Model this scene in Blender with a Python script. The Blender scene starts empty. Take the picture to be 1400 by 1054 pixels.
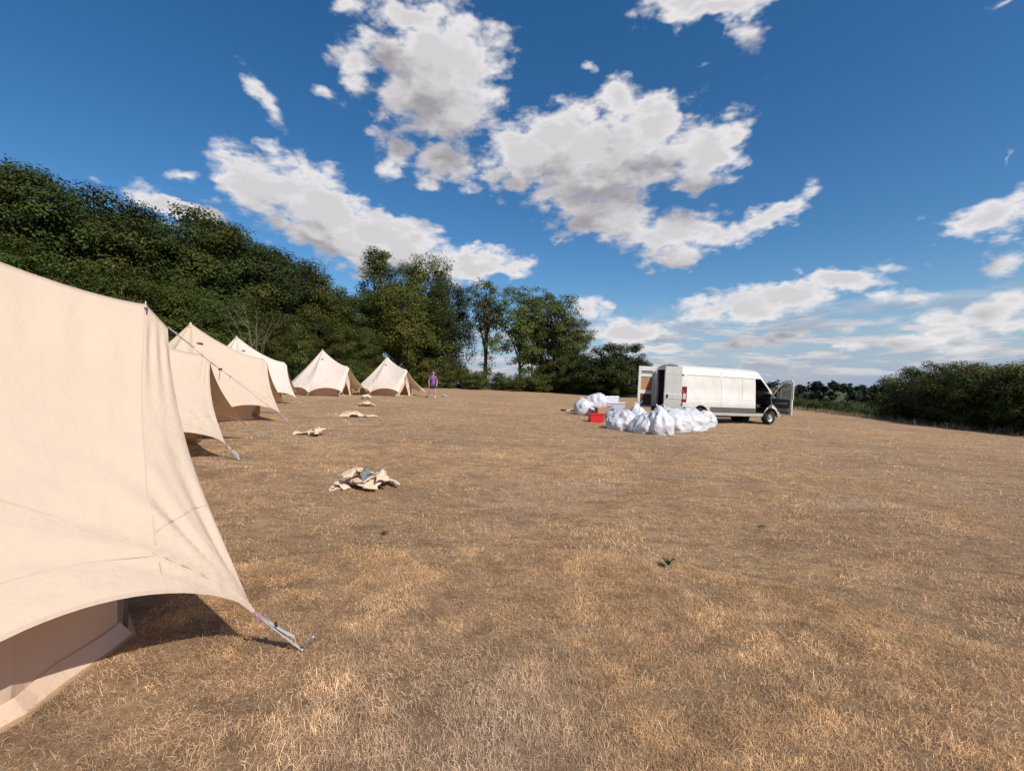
import bpy, bmesh, math, random
import numpy as np
from mathutils import Vector, Matrix, noise as mnoise

random.seed(7)
RNG = np.random.default_rng(7)
R = math.radians
SC = bpy.context.scene
COL = SC.collection

# ------------------------------------------------------------------ camera
EYE = 1.6
FPX = 640.0                       # focal length in photo pixels (photo is 1400 wide)
cam_d = bpy.data.cameras.new('camera')
cam = bpy.data.objects.new('camera', cam_d)
COL.objects.link(cam)
cam.location = (0, 0, EYE)
cam.rotation_euler = (R(90), 0, 0)
cam_d.sensor_width = 36.0
cam_d.lens = FPX / 1400.0 * 36.0
cam_d.clip_start = 0.05
cam_d.clip_end = 6000
SC.camera = cam

# ------------------------------------------------------------------ light, exposure
SUN_EL, SUN_AZ = R(41), R(137)    # azimuth clockwise from +Y (view direction)
S_DIR = Vector((math.sin(SUN_AZ) * math.cos(SUN_EL), math.cos(SUN_AZ) * math.cos(SUN_EL), math.sin(SUN_EL)))
sun_d = bpy.data.lights.new('sun', 'SUN')
sun_d.energy = 4.8
sun_d.angle = R(0.53)
sun_d.color = (1.0, 0.94, 0.85)
sun = bpy.data.objects.new('sun', sun_d)
COL.objects.link(sun)
sun.rotation_euler = (-S_DIR).to_track_quat('-Z', 'Y').to_euler()
sun.location = (20, -20, 30)

SC.view_settings.view_transform = 'Standard'
SC.view_settings.look = 'None'
SC.view_settings.exposure = 0.08
SC.view_settings.gamma = 1.0
SC.view_settings.use_curve_mapping = False
SC.cycles.max_bounces = 6
SC.cycles.transparent_max_bounces = 8

# ------------------------------------------------------------------ node helpers
class NT:
    def __init__(self, tree): self.t = tree
    def n(self, typ, **kw):
        nd = self.t.nodes.new(typ)
        for k, v in kw.items():
            if k.startswith('i_'):
                nd.inputs[int(k[2:])].default_value = v
            else:
                setattr(nd, k, v)
        return nd
    def l(self, a, b): self.t.links.new(a, b)
    def _set(self, sock, v):
        if hasattr(v, 'is_linked') or isinstance(v, bpy.types.NodeSocket): self.l(v, sock)
        else: sock.default_value = v
    def math(self, op, a, b=None, c=None, clamp=False):
        nd = self.n('ShaderNodeMath', operation=op, use_clamp=clamp)
        self._set(nd.inputs[0], a)
        if b is not None: self._set(nd.inputs[1], b)
        if c is not None: self._set(nd.inputs[2], c)
        return nd.outputs[0]
    def vec(self, op, a, b=None):
        nd = self.n('ShaderNodeVectorMath', operation=op)
        self._set(nd.inputs[0], a)
        if b is not None: self._set(nd.inputs[1], b)
        return nd.outputs['Value'] if op in ('LENGTH', 'DOT_PRODUCT') else nd.outputs[0]
    def noise(self, vec, scale, detail=4, rough=0.5, out=0, lac=2.0):
        nd = self.n('ShaderNodeTexNoise')
        if vec is not None: self.l(vec, nd.inputs['Vector'])
        nd.inputs['Scale'].default_value = scale
        nd.inputs['Detail'].default_value = detail
        nd.inputs['Roughness'].default_value = rough
        nd.inputs['Lacunarity'].default_value = lac
        return nd.outputs[out]
    def ss(self, v, lo, hi, a=0.0, b=1.0):
        nd = self.n('ShaderNodeMapRange', interpolation_type='SMOOTHSTEP')
        self._set(nd.inputs[0], v)
        nd.inputs[1].default_value, nd.inputs[2].default_value = lo, hi
        nd.inputs[3].default_value, nd.inputs[4].default_value = a, b
        return nd.outputs[0]
    def mix(self, f, a, b, blend='MIX'):
        nd = self.n('ShaderNodeMix', data_type='RGBA', blend_type=blend)
        self._set(nd.inputs[0], f)
        self._set(nd.inputs[6], a if not isinstance(a, tuple) else (*a[:3], 1))
        self._set(nd.inputs[7], b if not isinstance(b, tuple) else (*b[:3], 1))
        return nd.outputs[2]

def new_mat(name):
    m = bpy.data.materials.new(name)
    m.use_nodes = True
    m.node_tree.nodes.clear()
    h = NT(m.node_tree)
    out = h.n('ShaderNodeOutputMaterial')
    return m, h, out

def principled(h, out, color, rough=0.6, metal=0.0, spec=0.5, bump=None, bstr=0.3, bdist=0.01, link=True):
    p = h.n('ShaderNodeBsdfPrincipled')
    h._set(p.inputs['Base Color'], color if not isinstance(color, tuple) else (*color[:3], 1))
    h._set(p.inputs['Roughness'], rough)
    p.inputs['Metallic'].default_value = metal
    p.inputs['Specular IOR Level'].default_value = spec
    if bump is not None:
        b = h.n('ShaderNodeBump')
        b.inputs['Strength'].default_value = bstr
        b.inputs['Distance'].default_value = bdist
        h.l(bump, b.inputs['Height'])
        h.l(b.outputs[0], p.inputs['Normal'])
    if link: h.l(p.outputs[0], out.inputs[0])
    return p

def simple_mat(name, color, rough=0.6, metal=0.0, spec=0.5, var=0.12, scale=8.0, bump=0.0, bscale=40, bdist=0.004):
    m, h, out = new_mat(name)
    tc = h.n('ShaderNodeTexCoord').outputs['Object']
    n = h.noise(tc, scale, 5, 0.6)
    c0 = tuple(max(0, c * (1 - var)) for c in color)
    c1 = tuple(min(1, c * (1 + var)) for c in color)
    c = h.mix(n, c0, c1)
    b = h.noise(tc, bscale, 3, 0.6) if bump else None
    principled(h, out, c, rough, metal, spec, b, bump, bdist)
    return m

# ------------------------------------------------------------------ world: sky with cumulus
world = bpy.data.worlds.new('World')
SC.world = world
world.use_nodes = True
SKY_STRENGTH = 0.10
def px_dir(x, y):
    v = Vector(((x - 700) / FPX, 1.0, (527 - y) / FPX)).normalized()
    return math.degrees(math.atan2(v.x, v.y)), math.degrees(math.asin(v.z))
# cumulus puffs: where each lies in the sky (from the photo), half sizes, tilt
PUFFS = [
 (600,85,88,92,0),(478,88,26,44,15),(560,15,62,34,0),(625,150,66,62,0),(538,212,34,36,0),(606,228,46,30,0),(474,8,22,18,0),(520,70,40,40,0),(560,120,55,50,0),
 (830,200,165,66,0),(715,215,72,58,0),(960,212,70,48,0),(848,135,34,34,0),(800,250,105,52,-8),(830,300,86,34,-10),(930,318,90,36,0),(1052,292,48,18,8),(915,352,44,18,0),(990,315,50,24,0),(770,180,60,45,0),(900,165,60,40,0),
 (365,252,78,44,-10),(440,285,90,48,-20),(530,322,95,34,-14),(640,362,80,20,-4),(460,325,110,38,-12),(560,350,90,26,0),(340,235,50,28,0),
 (245,285,75,20,-22),(190,262,34,16,0),
 (357,133,36,15,-40),(443,128,18,9,0),(245,239,24,8,5),(122,245,18,7,-15),
 (990,8,100,30,0),(1022,45,24,22,0),(930,0,50,24,0),
 (1110,259,22,13,0),(808,94,15,9,-20),(964,88,15,8,0),(1376,5,30,8,0),(1376,215,10,8,60),
 (1160,380,92,22,2),(1010,415,98,26,5),(1075,402,70,20,5),(1245,406,56,14,4),
 (1350,297,84,28,8),(1398,262,24,30,0),(1372,357,48,17,3),
 (1350,424,64,20,4),(1290,440,60,16,0),(1385,412,50,18,0),(1150,451,28,8,0),(862,455,62,18,0),(800,424,32,18,-10),(1055,462,52,9,0),
 (1300,455,60,13,2),(1378,446,50,14,0),(1240,468,50,9,0),(1170,474,30,7,0),(1020,474,46,8,0),(900,478,50,8,0),(1330,478,60,8,0),
]
def puff_deg(p):
    cx, cy, rx, ry, tilt = p
    a0, e0 = px_dir(cx, cy)
    a1, _ = px_dir(cx + rx, cy); _, e2 = px_dir(cx, cy - ry)
    return a0, e0, max(0.7, abs(a1 - a0)) * 1.10, max(0.4, abs(e2 - e0)) * 1.10, R(tilt)

def cloud_group(name, puffs):
    """cloud density in the direction Dir; puffs = those that reach into this part of the sky"""
    grp = bpy.data.node_groups.new(name, 'ShaderNodeTree')
    grp.interface.new_socket('Dir', in_out='INPUT', socket_type='NodeSocketVector')
    grp.interface.new_socket('Offset', in_out='INPUT', socket_type='NodeSocketVector')
    grp.interface.new_socket('Density', in_out='OUTPUT', socket_type='NodeSocketFloat')
    grp.interface.new_socket('Soft', in_out='OUTPUT', socket_type='NodeSocketFloat')
    g = NT(grp)
    gi = g.n('NodeGroupInput'); go = g.n('NodeGroupOutput')
    sep = g.n('ShaderNodeSeparateXYZ'); g.l(gi.outputs[0], sep.inputs[0])
    az = g.math('MULTIPLY', g.math('ARCTAN2', sep.outputs[0], sep.outputs[1]), 57.29578)
    el = g.math('MULTIPLY', g.math('ARCSINE', sep.outputs[2]), 57.29578)
    cmb = g.n('ShaderNodeCombineXYZ'); g.l(az, cmb.inputs[0]); g.l(el, cmb.inputs[1])
    ae = g.vec('ADD', cmb.outputs[0], gi.outputs[1])
    osep = g.n('ShaderNodeSeparateXYZ'); g.l(gi.outputs[1], osep.inputs[0])
    ocmb = g.n('ShaderNodeCombineXYZ')
    g.l(g.math('MULTIPLY', osep.outputs[0], 0.0175), ocmb.inputs[0]); g.l(g.math('MULTIPLY', osep.outputs[1], 0.0175), ocmb.inputs[2])
    stretch = g.vec('MULTIPLY', g.vec('ADD', gi.outputs[0], ocmb.outputs[0]), (1.0, 1.0, 1.9))
    if puffs:
        w1 = g.vec('MULTIPLY', g.vec('SUBTRACT', g.noise(stretch, 8.0, 2, 0.55, out=1), (0.5, 0.5, 0.5)), (6.6, 4.0, 0))
        w2 = g.vec('MULTIPLY', g.vec('SUBTRACT', g.noise(stretch, 26.0, 2, 0.55, out=1), (0.5, 0.5, 0.5)), (3.4, 2.6, 0))
        wsc = g.n('ShaderNodeVectorMath', operation='SCALE'); g.l(g.vec('ADD', w1, w2), wsc.inputs[0])
        g.l(g.ss(el, 1.0, 14.0, 0.36, 1.0), wsc.inputs['Scale'])
        aew = g.vec('ADD', ae, wsc.outputs[0])
        aes = g.vec('ADD', ae, g.vec('MULTIPLY', wsc.outputs[0], (0.38, 0.38, 0)))     # small puffs are torn less
        best = None
        for p in puffs:
            a0, e0, sa, se, tl = puff_deg(p)
            small = max(sa, se) < 3.2
            base = aes if small else aew
            src = base
            if best is not None:           # chained, so that the shader evaluates one puff after another
                ma = g.n('ShaderNodeVectorMath', operation='MULTIPLY_ADD')
                g.l(best, ma.inputs[0]); ma.inputs[1].default_value = (1e-7, 0, 0); g.l(base, ma.inputs[2])
                src = ma.outputs[0]
            if abs(tl) < R(12):
                nd = g.n('ShaderNodeVectorMath', operation='MULTIPLY_ADD')
                g.l(src, nd.inputs[0]); nd.inputs[1].default_value = (1 / sa, 1 / se, 0); nd.inputs[2].default_value = (-a0 / sa, -e0 / se, 0)
                q = nd.outputs[0]
            else:
                c_, s_ = math.cos(tl), math.sin(tl)
                d = g.vec('SUBTRACT', src, (a0, e0, 0))
                cq = g.n('ShaderNodeCombineXYZ')
                g.l(g.vec('DOT_PRODUCT', d, (c_ / sa, s_ / sa, 0)), cq.inputs[0]); g.l(g.vec('DOT_PRODUCT', d, (-s_ / se, c_ / se, 0)), cq.inputs[1])
                q = cq.outputs[0]
            pk = min(1.0, 0.27 + max(sa, se) / 7.0)
            val = g.math('MULTIPLY_ADD', g.vec('LENGTH', q), -max(pk, 0.55), pk)
            best = val if best is None else g.math('SMOOTH_MAX', best, val, 0.24)
    else:
        gen = g.noise(stretch, 3.2, 3, 0.5)
        best = g.math('MULTIPLY', g.math('SUBTRACT', gen, 0.57), 6.0)
        away = g.math('MAXIMUM', g.ss(g.math('ABSOLUTE', az), 53, 63), g.ss(el, 45, 54))
        best = g.math('SUBTRACT', best, g.math('MULTIPLY', g.math('SUBTRACT', 1.0, away), 4.0))
    # billows: rounded heads from fractal cells, frayed a little by noise
    jit = g.vec('ADD', stretch, g.vec('MULTIPLY', g.vec('SUBTRACT', g.noise(stretch, 30.0, 3, 0.6, out=1), (0.5, 0.5, 0.5)), (0.030, 0.030, 0.030)))
    vo = g.n('ShaderNodeTexVoronoi', feature='F1'); vo.normalize = False
    vo.inputs['Scale'].default_value = 17.0; vo.inputs['Detail'].default_value = 2.0; vo.inputs['Roughness'].default_value = 0.45; vo.inputs['Lacunarity'].default_value = 2.3
    g.l(jit, vo.inputs['Vector'])
    fb = g.math('SUBTRACT', 0.50, g.math('MULTIPLY', vo.outputs['Distance'], 0.62))
    fb = g.math('ADD', fb, g.math('MULTIPLY', g.math('SUBTRACT', g.noise(stretch, 40.0, 5, 0.62), 0.5), 0.55))
    g.l(g.math('ADD', best, g.math('MULTIPLY', fb, 1.05)), go.inputs[0])
    g.l(g.math('ADD', best, g.math('MULTIPLY', fb, 0.72)), go.inputs[1])
    return grp

w = NT(world.node_tree)
world.node_tree.nodes.clear()
world.cycles.sampling_method = 'MANUAL'
world.cycles.sample_map_resolution = 512
wo = w.n('ShaderNodeOutputWorld')
sky = w.n('ShaderNodeTexSky', sky_type='NISHITA')
sky.sun_disc = False
sky.sun_elevation = SUN_EL
sky.sun_rotation = SUN_AZ
sky.altitude = 50; sky.air_density = 1.0; sky.dust_density = 0.5; sky.ozone_density = 3.0
hsv = w.n('ShaderNodeHueSaturation')
hsv.inputs['Saturation'].default_value = 1.30
hsv.inputs['Value'].default_value = 1.08
w.l(sky.outputs[0], hsv.inputs['Color'])
dirn = w.vec('NORMALIZE', w.n('ShaderNodeTexCoord').outputs['Generated'])
sepw = w.n('ShaderNodeSeparateXYZ'); w.l(dirn, sepw.inputs[0])
waz = w.math('MULTIPLY', w.math('ARCTAN2', sepw.outputs[0], sepw.outputs[1]), 57.29578)
wel = w.math('MULTIPLY', w.math('ARCSINE', sepw.outputs[2]), 57.29578)
CL = 0.95 / SKY_STRENGTH
# thin veil low over the land
low = w.ss(sepw.outputs[2], 0.0, 0.17, 1.0, 0.0)
veil_n = w.noise(w.vec('MULTIPLY', dirn, (1.0, 1.0, 9.0)), 6.0, 4, 0.55)
veil = w.math('MULTIPLY', low, w.ss(veil_n, 0.35, 0.7, 0.72, 0.95))
skyc = w.mix(veil, hsv.outputs[0], (0.33 * CL, 0.42 * CL, 0.60 * CL))
# far layers of stratocumulus seen edge on
lay = w.noise(w.vec('MULTIPLY', dirn, (1.0, 1.0, 6.0)), 9.0, 7, 0.60)
lay = w.math('MULTIPLY', w.ss(lay, 0.44, 0.56), w.math('MULTIPLY', w.ss(wel, 0.3, 1.6), w.ss(wel, 5.0, 10.0, 1.0, 0.0)))
lay_up = w.noise(w.vec('MULTIPLY', w.vec('ADD', dirn, (0, 0, 0.012)), (1.0, 1.0, 6.0)), 9.0, 5, 0.60)
lay_c = w.mix(w.ss(lay_up, 0.40, 0.62), (0.70 * CL, 0.68 * CL, 0.70 * CL), (0.40 * CL, 0.42 * CL, 0.49 * CL))
skyc = w.mix(w.math('MULTIPLY', lay, 0.85), skyc, lay_c)
def background(col):
    b_ = w.n('ShaderNodeBackground'); b_.inputs['Strength'].default_value = SKY_STRENGTH
    w._set(b_.inputs['Color'], col if not isinstance(col, tuple) else (*col, 1))
    return b_.outputs[0]
def mix_sh(f, a, b_):
    nd = w.n('ShaderNodeMixShader'); w.l(f, nd.inputs[0]); w.l(a, nd.inputs[1]); w.l(b_, nd.inputs[2]); return nd.outputs[0]
BG_SKY = background(skyc)
def cloudy(name, puffs):
    grp = cloud_group(name, puffs)
    def field(off):
        nd = w.n('ShaderNodeGroup'); nd.node_tree = grp
        w.l(dirn, nd.inputs[0]); nd.inputs[1].default_value = off
        return nd.outputs
    f0 = field((0, 0, 0)); f1 = field((1.2, 4.4, 0))
    mask = w.math('MULTIPLY', w.ss(f0[0], -0.08, 0.50), 0.98)
    thick = w.ss(f0[1], 0.05, 0.8)
    lit = w.ss(w.math('SUBTRACT', f0[1], f1[1]), -0.62, 0.55)
    lit = w.math('ADD', w.math('MULTIPLY', lit, 0.92), w.math('MULTIPLY', w.math('SUBTRACT', 1.0, thick), 0.38))
    lit = w.math('SUBTRACT', lit, w.math('MULTIPLY', thick, 0.29), clamp=True)
    ccol = w.mix(lit, (0.355 * CL, 0.335 * CL, 0.36 * CL), (0.84 * CL, 0.815 * CL, 0.825 * CL))
    return mix_sh(mask, BG_SKY, background(ccol))
# the sky is cut into sectors only to keep each shader branch short
SECTORS = [(-52, -24), (-24, -10), (-10, 6), (6, 24), (24, 52)]
res = cloudy('cumulus_elsewhere', None)
for i, (lo, hi) in enumerate(SECTORS):
    sub = []
    for p in PUFFS:
        a0, e0, sa, se, tl = puff_deg(p)
        if a0 + sa * 1.35 + 3.5 > lo and a0 - sa * 1.35 - 3.5 < hi: sub.append(p)
    inside = w.math('MULTIPLY', w.math('GREATER_THAN', waz, lo), w.math('LESS_THAN', waz, hi))
    inside = w.math('MULTIPLY', inside, w.math('LESS_THAN', wel, 44.0))
    res = mix_sh(inside, res, cloudy('cumulus_sector', sub))
under = w.math('LESS_THAN', wel, -0.6)
res = mix_sh(under, res, background((0.10 * CL, 0.085 * CL, 0.06 * CL)))
w.l(res, wo.inputs[0])

# ------------------------------------------------------------------ terrain
def smooth01(t):
    t = np.clip(t, 0, 1); return t * t * (3 - 2 * t)
def beyond(x, y):
    """metres outside the field on its right / far right side"""
    e1 = x - 24.6 - 0.03 * (y - 21)
    e2 = (x - 25.6) * 0.73 + (y - 41) * 0.68
    e3 = y - 62 + 0.45 * (x + 7)
    return np.maximum(np.maximum(e1, e2), np.where(x > -15, e3 * 0.6, -99))
def G(x, y):
    x = np.asarray(x, float); y = np.asarray(y, float)
    r = np.hypot(x, y)
    pl = -0.038 * x + 0.017 * y - 0.013 * (np.sqrt((x - 2) ** 2 + 4) + (x - 2)) / 2
    wv = smooth01((r - 75) / 90)
    z = pl * (1 - wv) + (-6.0) * wv
    b = beyond(x, y)
    z = z - 3.0 * smooth01((b - 0.5) / 40) * (1 - wv)
    z = z + (0.018 * np.sin(x * 1.3 + 0.7 * y) * np.cos(y * 0.9 - 0.4 * x) + 0.010 * np.sin(3.1 * x - 1.7 * y)) * np.clip(1.2 - r / 60, 0, 1)
    return z
def Gf(x, y): return float(G(x, y))
def hit(x, y):
    a = (x - 700) / FPX; b = (527 - y) / FPX
    prev = 0.3
    d = 0.3
    while d < 300:
        if EYE + b * d <= Gf(a * d, d):
            lo, hi = prev, d
            for _ in range(30):
                m = (lo + hi) / 2
                if EYE + b * m <= Gf(a * m, m): hi = m
                else: lo = m
            return Vector((a * hi, hi, Gf(a * hi, hi)))
        prev = d; d *= 1.03
    return Vector((a * d, d, Gf(a * d, d)))
def at(x, d):
    a = (x - 700) / FPX
    return Vector((a * d, d, Gf(a * d, d)))

# ------------------------------------------------------------------ mesh helpers
class MB:
    def __init__(self): self.v = []; self.f = []
    def add(self, vs, fs):
        o = len(self.v); self.v.extend([tuple(p) for p in vs]); self.f.extend([tuple(i + o for i in q) for q in fs]); return self
    def box(self, c, s, rot=None, taper=1.0):
        hx, hy, hz = s[0] / 2, s[1] / 2, s[2] / 2
        vs = []
        for z in (-1, 1):
            k = taper if z > 0 else 1.0
            for (x, y) in ((-1, -1), (1, -1), (1, 1), (-1, 1)):
                p = Vector((x * hx * k, y * hy * k, z * hz))
                if rot is not None: p = rot @ p
                vs.append(p + Vector(c))
        return self.add(vs, [(3, 2, 1, 0), (4, 5, 6, 7), (0, 1, 5, 4), (1, 2, 6, 5), (2, 3, 7, 6), (3, 0, 4, 7)])
    def tube(self, pts, radii, n=8, cap=True):
        pts = [Vector(p) for p in pts]
        if not hasattr(radii, '__len__'): radii = [radii] * len(pts)
        o = len(self.v)
        up = None
        for i, p in enumerate(pts):
            d = (pts[min(i + 1, len(pts) - 1)] - pts[max(i - 1, 0)])
            d = d.normalized() if d.length > 1e-9 else Vector((0, 0, 1))
            if up is None: up = d.orthogonal().normalized()
            up = (up - d * up.dot(d))
            up = up.normalized() if up.length > 1e-6 else d.orthogonal().normalized()
            s = d.cross(up)
            for k in range(n):
                a = 2 * math.pi * k / n
                self.v.append(tuple(p + (up * math.cos(a) + s * math.sin(a)) * radii[i]))
        for i in range(len(pts) - 1):
            for k in range(n):
                a, b = o + i * n + k, o + i * n + (k + 1) % n
                self.f.append((a, b, b + n, a + n))
        if cap:
            self.f.append(tuple(o + k for k in reversed(range(n))))
            e = o + (len(pts) - 1) * n
            self.f.append(tuple(e + k for k in range(n)))
        return self
    def lathe(self, prof, c=(0, 0, 0), n=20, axis='Z'):
        o = len(self.v)
        for (r, h) in prof:
            for k in range(n):
                a = 2 * math.pi * k / n
                if axis == 'Z': p = (r * math.cos(a), r * math.sin(a), h)
                elif axis == 'Y': p = (r * math.cos(a), h, r * math.sin(a))
                else: p = (h, r * math.cos(a), r * math.sin(a))
                self.v.append((p[0] + c[0], p[1] + c[1], p[2] + c[2]))
        for i in range(len(prof) - 1):
            for k in range(n):
                a, b = o + i * n + k, o + i * n + (k + 1) % n
                self.f.append((a, b, b + n, a + n))
        return self
    def strip(self, pts, width, side, thick=0.003):
        """flat band along pts, 'side' the width direction(s)"""
        pts = [Vector(p) for p in pts]
        o = len(self.v)
        for i, p in enumerate(pts):
            s = Vector(side[i] if isinstance(side, list) else side).normalized() * width / 2
            d = (pts[min(i + 1, len(pts) - 1)] - pts[max(i - 1, 0)]).normalized()
            nrm = d.cross(s).normalized() * thick / 2
            for q in (p - s - nrm, p + s - nrm, p + s + nrm, p - s + nrm): self.v.append(tuple(q))
        for i in range(len(pts) - 1):
            for k in range(4):
                a, b = o + i * 4 + k, o + i * 4 + (k + 1) % 4
                self.f.append((a, b, b + 4, a + 4))
        self.f.append((o + 3, o + 2, o + 1, o)); e = o + (len(pts) - 1) * 4; self.f.append((e, e + 1, e + 2, e + 3))
        return self
    def mesh(self, name, mat, smooth=False):
        me = bpy.data.meshes.new(name)
        me.from_pydata(self.v, [], self.f)
        if mat: me.materials.append(mat)
        if smooth: me.polygons.foreach_set('use_smooth', [True] * len(me.polygons))
        me.update()
        return me

def link(name, me, parent=None):
    o = bpy.data.objects.new(name, me); COL.objects.link(o)
    if parent is not None: o.parent = parent
    return o
def part(name, mb, mat, parent, smooth=False, bevel=0.0):
    o = link(name, mb.mesh(name, mat, smooth), parent)
    if bevel:
        b = o.modifiers.new('bevel', 'BEVEL'); b.width = bevel; b.segments = 2; b.limit_method = 'ANGLE'
    return o
def tag(o, label, cat, group=None):
    o['label'] = label; o['category'] = cat
    if group: o['group'] = group
    return o
def thing(name, label, cat, loc=(0, 0, 0), rotz=0.0, group=None):
    o = bpy.data.objects.new(name, None); COL.objects.link(o)
    o.empty_display_size = 0.2
    o.location = loc; o.rotation_euler = (0, 0, rotz)
    return tag(o, label, cat, group)
def np_mesh(name, verts, faces_flat, sizes, mat, colors=None, smooth=False):
    """mesh from numpy arrays; sizes = loops per face"""
    me = bpy.data.meshes.new(name)
    nv = len(verts)
    me.vertices.add(nv); me.vertices.foreach_set('co', np.ascontiguousarray(verts, dtype=np.float32).ravel())
    me.loops.add(len(faces_flat)); me.loops.foreach_set('vertex_index', np.ascontiguousarray(faces_flat, dtype=np.int32))
    starts = np.concatenate(([0], np.cumsum(sizes)[:-1])).astype(np.int32)
    me.polygons.add(len(sizes)); me.polygons.foreach_set('loop_start', starts)
    try: me.polygons.foreach_set('loop_total', np.asarray(sizes, dtype=np.int32))
    except Exception: pass
    if smooth: me.polygons.foreach_set('use_smooth', np.ones(len(sizes), dtype=bool))
    if colors is not None:
        a = me.color_attributes.new('tint', 'FLOAT_COLOR', 'POINT')
        cc = np.ones((nv, 4), dtype=np.float32); cc[:, :3] = colors
        a.data.foreach_set('color', cc.ravel())
    me.materials.append(mat)
    me.update(calc_edges=True); me.validate()
    return me

# ------------------------------------------------------------------ materials
def mat_ground():
    m, h, out = new_mat('parched_turf')
    tc = h.n('ShaderNodeTexCoord').outputs['Object']
    big = h.noise(tc, 0.22, 5, 0.6)
    mid = h.noise(tc, 2.2, 6, 0.65)
    wv = h.vec('MULTIPLY', tc, (1.0, 1.0, 1.0))
    fine = h.noise(wv, 28.0, 6, 0.75)
    vfine = h.noise(tc, 130.0, 4, 0.8)
    c = h.mix(h.ss(mid, 0.3, 0.7), (0.465, 0.295, 0.160), (0.65, 0.435, 0.245))
    c = h.mix(h.ss(big, 0.35, 0.68, 0.0, 0.75), c, (0.74, 0.50, 0.275))
    c = h.mix(h.ss(fine, 0.30, 0.72, 0.85, 0.0), c, (0.24, 0.142, 0.084))
    c = h.mix(h.ss(vfine, 0.52, 0.75, 0.0, 0.7), c, (0.72, 0.51, 0.31))
    big2 = h.noise(tc, 0.9, 3, 0.5)
    c = h.mix(h.ss(big2, 0.50, 0.72, 0.0, 0.6), c, (0.28, 0.19, 0.125))
    strk = h.noise(h.vec('MULTIPLY', tc, (0.30, 1.0, 1.0)), 1.3, 5, 0.7)
    c = h.mix(h.ss(strk, 0.34, 0.62, 0.5, 0.0), c, (0.27, 0.165, 0.095))
    pit = h.noise(h.vec('MULTIPLY', tc, (0.55, 1.0, 1.0)), 6.5, 6, 0.72)
    c = h.mix(h.ss(pit, 0.38, 0.56, 0.55, 0.0), c, (0.17, 0.10, 0.058))
    zone = h.n('ShaderNodeVertexColor', layer_name='tint')
    sep = h.n('ShaderNodeSeparateColor'); h.l(zone.outputs[0], sep.inputs[0])
    rough_g = h.mix(h.noise(tc, 0.5, 5, 0.6), (0.045, 0.058, 0.022), (0.105, 0.098, 0.042))
    c = h.mix(sep.outputs[0], c, rough_g)
    hh = h.math('ADD', h.math('MULTIPLY', fine, 0.6), h.math('MULTIPLY', vfine, 0.4))
    principled(h, out, c, 0.95, 0, 0.15, hh, 1.0, 0.045)
    return m
def mat_blade():
    m, h, out = new_mat('dry_blade')
    vc = h.n('ShaderNodeVertexColor', layer_name='tint').outputs[0]
    p = principled(h, out, vc, 0.75, 0, 0.25, link=False)
    tr = h.n('ShaderNodeBsdfTranslucent'); h.l(vc, tr.inputs[0])
    mx = h.n('ShaderNodeMixShader'); mx.inputs[0].default_value = 0.25
    h.l(p.outputs[0], mx.inputs[1]); h.l(tr.outputs[0], mx.inputs[2]); h.l(mx.outputs[0], out.inputs[0])
    return m
def mat_leaf():
    m, h, out = new_mat('leaf')
    vc = h.n('ShaderNodeVertexColor', layer_name='tint').outputs[0]
    oi = h.n('ShaderNodeObjectInfo')
    hs = h.n('ShaderNodeHueSaturation')
    h.l(h.ss(oi.outputs['Random'], 0, 1, 0.475, 0.515), hs.inputs['Hue'])
    h.l(h.ss(oi.outputs['Random'], 0, 1, 0.82, 1.15), hs.inputs['Value'])
    c = h.mix(1.0, vc, oi.outputs['Color'], 'MULTIPLY')
    h.l(c, hs.inputs['Color'])
    p = principled(h, out, hs.outputs[0], 0.65, 0, 0.18, link=False)
    tr = h.n('ShaderNodeBsdfTranslucent'); h.l(hs.outputs[0], tr.inputs[0])
    mx = h.n('ShaderNodeMixShader'); mx.inputs[0].default_value = 0.22
    h.l(p.outputs[0], mx.inputs[1]); h.l(tr.outputs[0], mx.inputs[2]); h.l(mx.outputs[0], out.inputs[0])
    return m
def mat_canvas(name, col, trans=0.22):
    m, h, out = new_mat(name)
    tc = h.n('ShaderNodeTexCoord').outputs['Object']
    n1 = h.noise(tc, 1.6, 5, 0.6)
    n2 = h.noise(tc, 9.0, 4, 0.6)
    c = h.mix(h.ss(n1, 0.3, 0.7), tuple(v * 0.965 for v in col), col)
    c = h.mix(h.ss(n2, 0.55, 0.8, 0, 0.18), c, tuple(v * 0.9 for v in col))
    # woven cloth: two crossed fine waves plus soft rumples
    wx = h.n('ShaderNodeTexWave', wave_type='BANDS', bands_direction='Z'); wx.inputs['Scale'].default_value = 110; h.l(tc, wx.inputs[0])
    wx.inputs['Distortion'].default_value = 1.5
    rum = h.noise(h.vec('MULTIPLY', tc, (1.0, 1.0, 0.45)), 5.5, 4, 0.55)
    hh = h.math('ADD', h.math('MULTIPLY', rum, 1.0), h.math('MULTIPLY', wx.outputs[1], 0.012))
    p = principled(h, out, c, 0.85, 0, 0.2, hh, 0.5, 0.05, link=False)
    tr = h.n('ShaderNodeBsdfTranslucent'); h.l(h.mix(1.0, c, (1.0, 0.74, 0.46), 'MULTIPLY'), tr.inputs[0])
    mx = h.n('ShaderNodeMixShader'); mx.inputs[0].default_value = trans
    h.l(p.outputs[0], mx.inputs[1]); h.l(tr.outputs[0], mx.inputs[2]); h.l(mx.outputs[0], out.inputs[0])
    return m
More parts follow.
